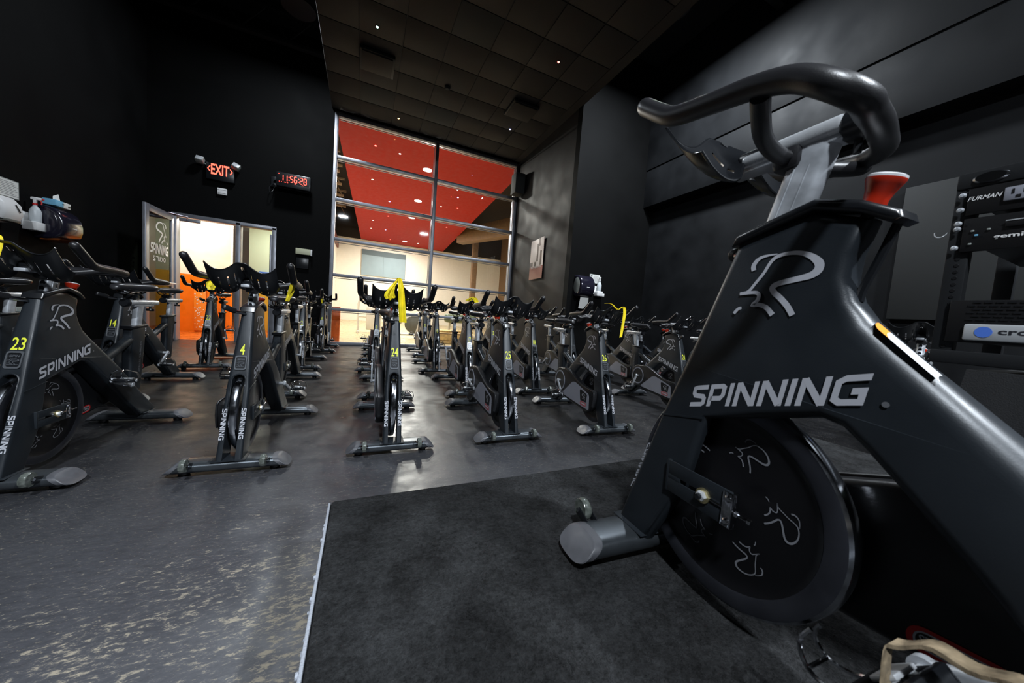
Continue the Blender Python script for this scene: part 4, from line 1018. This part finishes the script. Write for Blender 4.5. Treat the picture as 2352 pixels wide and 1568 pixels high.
# ---- paper towel dispensers, spray bottles and signs
def dispenser(loc, rz, label, paper=True, amber=False):
    r = empty('paper_towel_dispenser', loc, rz); tag(r, label, 'paper towel dispenser', 'paper towel dispensers')
    # local: x along the wall, y outward negative, z up; built facing -y
    b = MB(); prof = []
    P_ = [(0, .0), (-.10, .0), (-.19, .02), (-.245, .07), (-.262, .14), (-.262, .20), (-.25, .27), (-.21, .34), (-.14, .39), (-.05, .405), (0, .405)]
    b.prism([(y, z) for y, z in P_], .165, r=.035, n=4); b.xf(Matrix.Rotation(pi/2, 4, 'Z') @ Matrix.Identity(4))
    b.xf(Matrix.Identity(4)); 
    ob('cover', b, M['dispenser'], r)
    b = MB(); b.box((0, -.262, .165), (.07, .006, .012), .003); ob('name_plate', b, M['white'], r)
    b = MB(); b.prism([(y*1.0, z) for y, z in [(-.04, -.015), (-.20, .0), (-.225, .02), (-.05, .02)]], .14, r=.006); b.xf(Matrix.Rotation(pi/2, 4, 'Z')); ob('outlet_chute', b, M['amber'] if amber else M['plastic'], r)
    for sg in (-1, 1):
        b = MB(); b.lathe([(.0, .006), (.09, .006), (.1, .0)], Matrix.Translation((sg*.166, -.11, .2)) @ Matrix.Rotation(sg*pi/2, 4, 'Y') @ Matrix.Scale(1.5, 4, (1, 0, 0)), 28); ob('end_panel', b, M['steelgrey'] if not amber else M['dispenser'], r)
    if paper:
        b = MB(); b.add([(-.08, -.15, -.01), (.11, -.15, -.01), (.12, -.13, -.12), (.02, -.125, -.24), (-.095, -.13, -.235)], [[0, 1, 2, 3, 4]]); b.add([(v[0], v[1]+.002, v[2]) for v in b.v], [[4, 3, 2, 1, 0]]); ob('paper_towel', b, M['paper'], r, recalc=False)
    return r
# prism runs along y after the swap above, so rotate so that the wall side is +y
dispenser((3.87, 5.5, 1.42), 0, 'black paper towel dispenser with a white sheet hanging out, on the wall behind bike 26')
dispenser((-3.6, 6.16, 1.42), pi/2, 'large dark paper towel dispenser with amber underside on the left wall', paper=False, amber=True)
def bottle(loc, rz, label, trig='redp'):
    r = empty('spray_bottle', loc, rz); tag(r, label, 'spray bottle', 'spray bottles')
    b = MB(); b.lathe([(0, 0), (.042, 0), (.045, .01), (.045, .12), (.036, .15), (.017, .185), (.015, .2), (0, .2)], None, 20); ob('bottle_body', b, M['milky'], r)
    b = MB(); b.lathe([(.02, .195), (.02, .215), (0, .215)], None, 16); ob('collar', b, M[trig], r)
    b = MB(); b.box((.0, 0, .235), (.028, .028, .045), .006); b.box((.01, -.0, .268), (.085, .03, .032), .01); ob('spray_head', b, M['white'], r)
    b = MB(); b.box((.058, 0, .27), (.016, .022, .022), .004); b.tube([(.035, 0, .255), (.048, 0, .235), (.044, 0, .205)], .006, 8); ob('trigger', b, M[trig], r)
    return r
def holder(loc, rz, label):
    b = MB(); b.box((0, -.06, .05), (.14, .12, .10), .012); b.box((0, -.008, .12), (.17, .016, .16), .006); b.box((.09, -.06, .03), (.06, .1, .06), .01)
    o = ob('bottle_bracket', b, M['white']); o.location = loc; o.rotation_euler = (0, 0, rz); tag(o, label, 'bottle holder', 'white wall bottle holders')
holder((4.27, 5.5, 1.46), 0, 'white wall holder carrying the spray bottle beside the black dispenser'); bottle((4.27, 5.43, 1.56), .6, 'white spray bottle beside the black dispenser behind bike 26', 'white')
holder((-3.6, 5.93, 1.49), pi/2, 'white wall holder carrying the red and white spray bottle on the left wall'); bottle((-3.53, 5.93, 1.59), .2, 'spray bottle with red trigger standing in the white holder on the left wall')
def sign(loc, rz, label, w, hh):
    b = MB(); b.box((0, -.006, 0), (w, .012, hh), .003, 0); b.box((0, -.0135, 0), (w*.93, .003, hh*.9), 0, 1)
    for k in range(4): b.box((-w*.34, -.0155, hh*(.28-.19*k)), (w*.16, .001, hh*.12), 0, 2)
    for k in range(9): b.box((w*.14, -.0155, hh*(.34-.085*k)), (w*(.4+.12*(k % 3)), .001, hh*.014), 0, 2)
    o = ob('instruction_sign', b, [M['steelgrey'], M['paper'], M['darktext']]); o.location = loc; o.rotation_euler = (0, 0, rz); tag(o, label, 'sign', 'small instruction signs')
sign((4.19, 5.5, 1.80), 0, 'small white instruction sign above the white spray bottle behind bike 26', .25, .18)
sign((-3.6, 5.62, 1.89), pi/2, 'white instruction sheet in a grey frame at the left edge of the left wall', .42, .20)
r = empty('sanitizer_dispenser', (-3.6, 5.52, 1.5), pi/2); tag(r, 'white and grey sanitizer dispenser below the framed sheet on the left wall', 'sanitizer dispenser')
b = MB(); b.prism([(0, 0), (-.14, .03), (-.17, .1), (-.155, .2), (-.10, .27), (0, .29)], .12, r=.03, n=3); b.xf(Matrix.Rotation(pi/2, 4, 'Z')); ob('cover', b, M['white'], r)
b = MB(); b.box((0, -.07, .13), (.26, .1, .22), .03); ob('grey_body', b, M['gymgrey'], r)
b = MB(); b.box((0, -.12, .025), (.16, .09, .03), .01); ob('drip_lip', b, M['gymgrey'], r)
b = MB(); b.add([(.05, -.174, .12), (.075, -.168, .13), (.04, -.158, .2), (.02, -.158, .2)], [[0, 1, 2, 3]]); ob('badge', b, M['rackpanel'], r, recalc=False)
# tissue box on top of the big dispenser
r = empty('tissue_box', (-3.49, 6.16, 1.832), pi/2+.05); tag(r, 'pale blue and white glove box with a tissue poking out, on the large dispenser', 'tissue box')
b = MB(); b.box((-.06, 0, .035), (.13, .11, .07), .003, 0); b.box((.065, 0, .035), (.12, .11, .07), .003, 1); b.box((.0, -.0555, .04), (.03, .001, .012), 0, 2); b.box((.1, -.0555, .03), (.04, .001, .018), 0, 2)
ob('card_box', b, [M['bluebox'], M['paper'], M['darktext']], r)
b = MB(); b.add([(-.06, 0, .068), (.06, .0, .068), (.03, .01, .12), (.0, -.015, .155), (-.035, .012, .12), (0, .03, .1), (0, -.03, .075)], [[0, 6, 3, 4], [6, 1, 2, 3], [0, 4, 3, 5], [5, 3, 2, 1]]); ob('tissue', b, M['paper'], r, ang=20)
b = MB(); b.box((-3.57, 5.79, .41), (.05, .2, .38), .02); b.box((-3.54, 5.79, .41), (.02, .16, .3), .006); tag(ob('wall_heater', b, M['steelgrey']), 'pale grey box low on the left wall behind the saddle at the left edge', 'wall box')
# ---- right wall board
b = MB(); b.box((5.46, 1.25, 1.94), (.07, .98, 1.45), .006); tag(ob('wall_board', b, M['panel']), 'large dark board standing off the right wall behind the equipment rack', 'wall board')
# ---- equipment rack beside the instructor bike
r = empty('equipment_rack', (1.22, .31, .88)); tag(r, 'black open equipment rack at the right edge holding audio units', 'equipment rack')
def rk(name, lst, m_, bev=.002, parent=r): return ob(name, boxes([((q[0][0], -q[0][1], q[0][2]), (q[1][0], -q[1][1], q[1][2])) for q in lst], bev), m_, parent)
b = MB()
for y0, y1 in ((0, .032), (.498, .53)):
    for x0 in (0, .36): b.box((x0+.012, -(y0+y1)/2, .21), (.024, y1-y0, .42), .002)
    b.box((.19, -(y0+y1)/2, .41), (.38, .02, .02), .002)
b.box((.012, -.265, .405), (.03, .53, .035), .003); b.box((.372, -.265, .405), (.024, .53, .03), .003); b.box((.012, -.265, .012), (.03, .53, .03), .003); b.box((.372, -.265, .012), (.024, .53, .024), .003)
ob('rack_frame', b, M['rack'], r)
b = MB()
for k in range(26):
    b.lathe([(0, .0006), (.0035, .0006), (.0038, 0)], Matrix.Translation((-.0005, -.018, .035+k*.0141)) @ Matrix.Rotation(-pi/2, 4, 'Y'), 10)
rf = kid(r, 'rack_frame'); ob('rail_holes', b, M['rackpanel'], rf)
b = MB(); b.lathe([(.0, .004), (.02, .004), (.024, 0)], Matrix.Translation((-.004, -.045, .404)) @ Matrix.Rotation(-pi/2, 4, 'Y') @ Matrix.Scale(.5, 4, (1, 0, 0)), 28); ob('oval_badge', b, M['chrome'], rf)
def screw(parent, pts, x=-.006):
    for y, z in pts:
        b = MB(); b.lathe([(0, .004), (.003, .004), (.0055, .001), (.006, 0)], Matrix.Translation((x, -y, z)) @ Matrix.Rotation(-pi/2, 4, 'Y'), 12)
        ob('mounting_screw', b, M['alu_dull'], parent)
def unit(name, label, cat, z0, z1, m_):
    q = empty(name, (1.212, .31, .88)); tag(q, label, cat, None); 
    b = MB(); b.box((.004, -.265, (z0+z1)/2), (.008, .49, z1-z0-.002), .0015); ob('front_panel', b, m_, q)
    b = MB(); b.box((.15, -.265, (z0+z1)/2), (.28, .43, z1-z0-.006), .003); ob('chassis', b, M['rackpanel'], q); return q
q = unit('power_conditioner', 'black power conditioner with white maker name, top unit in the rack', 'rack unit', .325, .385, M['rackpanel'])
b = MB(); put(b, ftext('FURMAN', .042, .009, .01, .3), lambda p: Vector((-.001, -.02-p.x, .357+p.y))); ob('maker_name', b, M['white'], q); screw(q, [(.012, .372), (.012, .34)], 0)
b = MB(); b.box((-.002, -.085, .358), (.006, .036, .028), .002, 0)
for y in (-.078, -.092): b.box((-.0055, y, .362), (.001, .003, .009), 0, 1)
b.box((-.0055, -.085, .351), (.001, .006, .005), 0, 1); ob('power_socket', b, [M['guard_grey'], M['rackpanel']], q)
q = unit('disc_player', 'black disc player below the power conditioner in the rack', 'rack unit', .245, .32, M['rackpanel'])
b = MB(); put(b, ftext('gemini', .05, .011, .02), lambda p: Vector((-.001, -.062-p.x, .266+p.y))); ob('maker_name', b, M['white'], q); screw(q, [(.012, .31), (.012, .298), (.012, .256)], 0)
b = MB(); b.box((-.002, -.15, .296), (.004, .15, .012), .001, 0); b.box((-.0045, -.15, .303), (.001, .15, .002), 0, 1); ob('disc_slot', b, [M['rackpanel'], M['alu']], q)
b = MB()
for y, z, k in ((.034, .29, 0), (.04, .28, 1), (.055, .29, 0), (.033, .262, 0)): b.box((-.0015, -y, z), (.003, .005, .004), .001, k)
ob('buttons', b, [M['steelgrey'], M['bluebox']], q)
q = unit('power_amplifier', 'amplifier with a silver lower face at the bottom of the rack', 'rack unit', .045, .14, M['rackpanel'])
b = MB(); b.box((-.003, -.275, .069), (.008, .46, .036), .004); ob('silver_face', b, M['silverpanel'], q)
b = MB()
for j in range(6):
    for k in range(30): b.box((-.0008, -.05-k*.0145-(j % 2)*.007, .097+j*.0075), (.0016, .010, .003))
ob('vent_grille', b, M['guard'], q)
b = MB(); b.lathe([(0, .0006), (.0115, .0006), (.0115, 0)], Matrix.Translation((-.0072, -.072, .070)) @ Matrix.Rotation(-pi/2, 4, 'Y'), 28); ob('round_badge', b, M['bluebadge'], q)
b = MB(); put(b, ftext('crown', .07, .009, .02), lambda p: Vector((-.0076, -.09-p.x, .066+p.y))); ob('maker_name', b, M['darktext'], q)
b = MB(); b.tube([(1.22, .312, 1.176), (1.219, .318, 1.168), (1.218, .326, 1.166), (1.217, .331, 1.171), (1.217, .332, 1.178)], .0011, 6, smooth=3); tag(ob('wire_hook', b, M['alu']), 'small bent wire hook sticking out left of the rack', 'hook')
# draped cloth on the stand below the rack
b = MB(); nu, nz = 72, 14; vs = []
for j in range(nz+1):
    z = .868-(.868-.285)*(j/nz)
    for i in range(nu):
        t = i/nu*4; s_ = int(t); f_ = t-s_; cor = [(1.20, .25), (1.20, -.28), (1.62, -.28), (1.62, .25)]
        a = cor[s_]; c = cor[(s_+1) % 4]; x = a[0]+(c[0]-a[0])*f_; y = a[1]+(c[1]-a[1])*f_
        fl = (j/nz)**.8*(.03+.035*sin(i*1.45)+.015*sin(i*3.1+1)); cx, cy = 1.41, -.02; dx, dy = x-cx, y-cy; l_ = hypot(dx, dy)
        vs.append((x+dx/l_*fl, y+dy/l_*fl, z-.01*sin(i*.7)*(j == nz)))
b.add(vs, [[j*nu+i, j*nu+(i+1) % nu, (j+1)*nu+(i+1) % nu, (j+1)*nu+i] for j in range(nz) for i in range(nu)]+[list(range(nu))])
r = ob('draped_stand', b, M['cloth'], ang=70); tag(r, 'black cloth draped stand under the equipment rack', 'draped stand')
# ------------------------------------------------------------------ the hall behind the glass
struct('ceiling', boxes([((-9, 8.45, 6.9), (12, 24, 7))]), M['beamd'])
b = MB(); zc = 5.0
b.add([(-.74, 8.46, zc), (3.9, 8.46, zc), (4.75, 22.9, zc), (-.3, 22.9, zc), (-.74, 8.46, zc+.25), (3.9, 8.46, zc+.25), (4.75, 22.9, zc+.25), (-.3, 22.9, zc+.25)], [[0, 1, 2, 3], [7, 6, 5, 4], [0, 4, 5, 1], [1, 5, 6, 2], [2, 6, 7, 3], [3, 7, 4, 0]])
struct('ceiling', b, M['redceil'])
struct('wall_back', boxes([((-9, 23, 0), (12, 23.15, 5.0))]), M['cream'])
struct('wall_back', boxes([((-9, 23, 5.0), (12, 23.15, 7))]), M['beamd'])
struct('wall_left', boxes([((-1.75, 13.5, 0), (-1.6, 23, 4.4))]), M['cream'])
struct('trim_2', boxes([((-1.85, 9.6, 4.3), (-1.5, 23, 4.75))], .01), mat('oxblood_beam_paint', srgb(110, 44, 34), .6))
struct('wall_right', boxes([((9, 8.45, 0), (9.15, 23, 7))]), M['beam'])
tag(ob('wall_panel', boxes([((-.22, 22.93, 2.85), (2.38, 22.99, 4.1)), ((-.22, 22.92, 4.1), (2.38, 22.99, 4.42), 1), ((1.05, 22.925, 2.85), (1.06, 22.94, 4.1), 1)]), [M['teal'], M['teald']]), 'large blue grey panel with dark top band on the far cream wall', 'wall panel')
k = 0
for (u, v, rr_) in ((1.54, 10.29, .13), (1.71, 13.3, .13), (1.81, 15.85, .13), (2.12, 21.5, .13)):
    b = MB(); b.lathe([(rr_, 0), (rr_, -.01), (0, -.012)], None, 28)
    k += 1; tag(ob('downlight', b, M['e_down'], loc=(u, v, zc-.001)), 'round white downlight in the red soffit, '+['nearest the window', 'second from the window', 'third from the window', 'farthest from the window'][k-1], 'downlight', 'downlights in the red soffit')
ST = [(.12, 9.6, 'e_reddot'), (.72, 9.7, 'e_down'), (.1, 12.1, 'e_green'), (.75, 14.1, 'e_blue'), (.85, 16.3, 'e_reddot'), (.25, 17.6, 'e_down'), (2.7, 11.3, 'e_down'), (2.9, 12.0, 'e_blue'), (2.6, 13.4, 'e_down'), (3.2, 13.2, 'e_reddot'), (3.5, 16.4, 'e_reddot'), (3.9, 15.2, 'e_down'), (.9, 19.2, 'e_blue'), (.2, 19.4, 'e_down'), (1.3, 21.6, 'e_reddot'), (2.9, 21.5, 'e_green')]  # added dots; some stand in for ceiling star lights reflected in the glass
for (u, v, m_) in ST:
    b = MB(); b.lathe([(.028, 0), (.028, -.006), (0, -.008)], None, 14); c_ = {'e_reddot': 'red', 'e_down': 'white', 'e_green': 'green', 'e_blue': 'blue'}[m_]
    tag(ob('star_light', b, M[m_], loc=(u, v, zc-.001)), 'tiny '+c_+' glowing dot added on the red soffit for star-light reflections in the glass', 'light', 'tiny '+c_+' glowing dots added on the red soffit for reflections')
# trusses left of the soffit, beams right of it
for v in (9.6, 10.7, 11.8, 12.9, 14.2, 15.6, 17.2, 19.2):
    b = MB(); b.box((-2.6, v, 5.3), (3.4, .08, .08), .004); b.box((-2.6, v, 5.95), (3.4, .08, .08), .004)
    for k in range(9): b.tube([(-4.2+k*.36, v, 5.3 if k % 2 else 5.95), (-3.84+k*.36, v, 5.95 if k % 2 else 5.3)], .02, 6)
    tag(ob('hall_truss', b, M['beam']), 'pale lit roof truss left of the red soffit behind the glass', 'truss', 'hall roof trusses')
for (p, q, w_) in (((9.0, 10.5, 5.2), (4.6, 18, 4.9), .5), ((8.9, 14, 6.3), (5.4, 21, 5.9), .45), ((6.6, 15.2, 0), (6.6, 15.2, 5.4), .35), ((5.8, 19, 0), (5.8, 19, 5.4), .3)):
    b = MB(); P0 = Vector(p); P1 = Vector(q); L_ = (P1-P0).length; b.box((0, 0, L_/2), (w_, w_, L_), .02)
    b.xf(Matrix.Translation(P0) @ (P1-P0).to_track_quat('Z', 'Y').to_matrix().to_4x4())
    tag(ob('timber_beam', b, M['beam']), 'brown timber beam in the hall right of the red soffit', 'beam', 'hall timber beams')
tag(ob('low_partition', boxes([((-1.5, 8.9, 0), (-.5, 9.1, .84))], .006), M['orangecol']), 'low orange partition just behind the bottom left window pane', 'partition')
# view through the door
struct('wall_back', boxes([((-7, 10.2, 0), (-2.95, 10.35, 1.34), 0), ((-7, 10.2, 1.34), (-2.95, 10.35, 3.0), 1)]), [M['orange'], M['cream']])
struct('wall_back', boxes([((-2.95, 11.6, 0), (-1.6, 11.75, 1.45), 0), ((-2.95, 11.6, 1.45), (-1.6, 11.75, 3.0), 1)]), [mat('amber_wall_paint', srgb(240, 196, 70), .5), M['palegreen']])
struct('wall_left', boxes([((-5.6, 8.45, 0), (-5.5, 10.2, 3))]), M['orange'])
struct('wall_right', boxes([((-1.6, 9.1, 0), (-1.5, 13.5, 3))]), M['cream'])
struct('ceiling', boxes([((-7, 8.45, 3.0), (-1.5, 11.75, 3.1))]), M['cream'])
b = MB(); b.box((-2.45, 11.55, 1.62), (.5, .05, .07), .01); tag(ob('blue_rail', b, M['bluebadge']), 'short blue rail on the pale green wall seen through the sidelight', 'rail')
b = MB(); b.box((-3.5, 10.17, .58), (.22, .02, 1.08), .004, 0)
for k in range(60): b.box((-3.5+random.uniform(-.09, .09), 10.157, .06+random.random()*1.04), (random.uniform(.01, .035), .002, random.uniform(.01, .03)), 0, 1, rot=Matrix.Rotation(random.uniform(-1, 1), 4, 'Y'))
tag(ob('scratched_strip', b, [mat('pale_orange_strip', srgb(250, 150, 50), .4), M['cream']]), 'pale orange vertical strip with scratched marks on the orange wall', 'wall strip')
# gym machines glimpsed behind the lowest panes
def machine(u, v, kind, label):
    r = empty('gym_machine', (u, v, 0)); tag(r, label, 'gym machine')
    if kind == 0:   # rower / cycle with a dark disc
        b = MB(); b.tube([(-.7, 0, .12), (.8, 0, .12)], .04, 10); b.tube([(-.5, 0, .12), (-.2, 0, .55), (.55, 0, .95)], .035, 10, smooth=3); b.tube([(.2, -.05, .1), (.3, -.05, .5)], .03, 8); b.tube([(-.7, -.25, .06), (-.7, .25, .06)], .035, 8); b.tube([(.8, -.25, .06), (.8, .25, .06)], .035, 8); ob('machine_frame', b, M['gymwhite'], r)
        b = MB(); b.lathe([(0, .04), (.26, .04), (.29, .02), (.29, -.02), (.26, -.04), (0, -.04)], Matrix.Translation((.15, 0, .45)) @ Matrix.Rotation(pi/2, 4, 'X'), 32); ob('drive_disc', b, M['gymgrey'], r)
        b = MB(); b.box((-.35, 0, .72), (.35, .22, .07), .03); ob('machine_seat', b, M['leather'], r)
    elif kind == 1:
        b = MB()
        for x in (-.5, .5): b.tube([(x, 0, 0), (x, 0, 1.0), (x+.12, 0, 1.15), (x+.3, 0, 1.15)], .035, 8, smooth=3); b.tube([(x, -.4, .04), (x, .4, .04)], .035, 8)
        b.tube([(-.5, 0, .55), (.5, 0, .55)], .03, 8); ob('machine_frame', b, M['gymwhite'], r)
        b = MB(); b.box((0, .1, .5), (.5, .3, .8), .04); ob('shroud', b, M['gymwhite'], r)
        b = MB(); b.box((.2, -.15, .85), (.24, .06, .16), .02); ob('display', b, M['gymgrey'], r)
    else:
        b = MB(); b.box((0, 0, .72), (1.1, .3, .3), .1, seg=4); ob('shroud', b, M['gymgreen'], r)
        b = MB(); b.tube([(-.6, 0, .1), (.6, 0, .1)], .05, 8); b.tube([(-.4, 0, .1), (-.35, 0, .6)], .04, 8); b.tube([(.4, 0, .1), (.35, 0, .6)], .04, 8); b.tube([(-.6, -.3, .05), (-.6, .3, .05)], .04, 8); ob('machine_frame', b, M['gymwhite'], r)
machine(1.35, 11.0, 0, 'pale gym machine with a dark round disc seen through the lowest panes')
machine(.35, 12.6, 1, 'white framed gym machine with curved tubes behind the lower left panes')
machine(3.1, 11.4, 2, 'olive shrouded gym machine behind the lowest pane right of bike 10')
b = MB(); b.box((2.35, 9.7, .36), (1.3, .4, .06), .01); b.box((2.35, 9.7, .2), (1.3, .42, .18), .01); b.box((2.35, 9.7, .05), (1.2, .36, .08), .01); tag(ob('timber_bench', b, M['timber']), 'pale timber bench behind the glass right of bike 10', 'bench')
# ------------------------------------------------------------------ hall lights
def area(name, loc, size, e, col=(1, .965, .9), rot=(0, 0, 0), sy=None):
    l = bpy.data.lights.new(name, 'AREA'); l.energy = e; l.color = col; l.size = size
    if sy: l.shape = 'RECTANGLE'; l.size_y = sy
    o = bpy.data.objects.new(name, l); o.location = loc; o.rotation_euler = rot; COL.objects.link(o); return o
for v in (10.29, 13.3, 15.85, 20.5): area('soffit_downlight', (1.7, v, 4.97), .3, 300)
def point(name, loc, e, col=(1, .965, .9), r=.12):
    l = bpy.data.lights.new(name, 'POINT'); l.energy = e; l.color = col; l.shadow_soft_size = r
    o = bpy.data.objects.new(name, l); o.location = loc; COL.objects.link(o); return o
point('hall_pendant_glow', (-2.3, 12.3, 4.7), 220); point('hall_pendant_glow', (7.5, 13, 4.2), 120)
area('corridor_light', (-3.6, 9.3, 2.97), .5, 62, (1, .9, .72)); area('corridor_light', (-2.2, 10.6, 2.97), .4, 36, (1, .96, .86))
w = bpy.data.worlds.new('w'); SC.world = w; w.use_nodes = True; w.node_tree.nodes['Background'].inputs[0].default_value = (.5, .55, .6, 1); w.node_tree.nodes['Background'].inputs[1].default_value = .0
# ------------------------------------------------------------------ camera
cd = bpy.data.cameras.new('cam'); cd.sensor_width = 36; cd.sensor_fit = 'HORIZONTAL'; cd.lens = 36*763.7/2352; cd.clip_start = .02; cd.clip_end = 60
cd.dof.use_dof = True; cd.dof.focus_distance = 2.6; cd.dof.aperture_fstop = 5.6
co = bpy.data.objects.new('camera', cd); COL.objects.link(co)
fw = Vector((.41127447, .90872687, -.07119534)); rt = Vector((.91061171, -.40614351, .07637902)); up = Vector((-.04049214, .09624406, .99453379))
co.matrix_world = Matrix(((rt.x, up.x, -fw.x, 0), (rt.y, up.y, -fw.y, 0), (rt.z, up.z, -fw.z, .9041), (0, 0, 0, 1)))
SC.camera = co
SC.view_settings.view_transform = 'Standard'; SC.view_settings.look = 'None'; SC.view_settings.gamma = 1; SC.view_settings.use_curve_mapping = False
SC.view_settings.exposure = .25
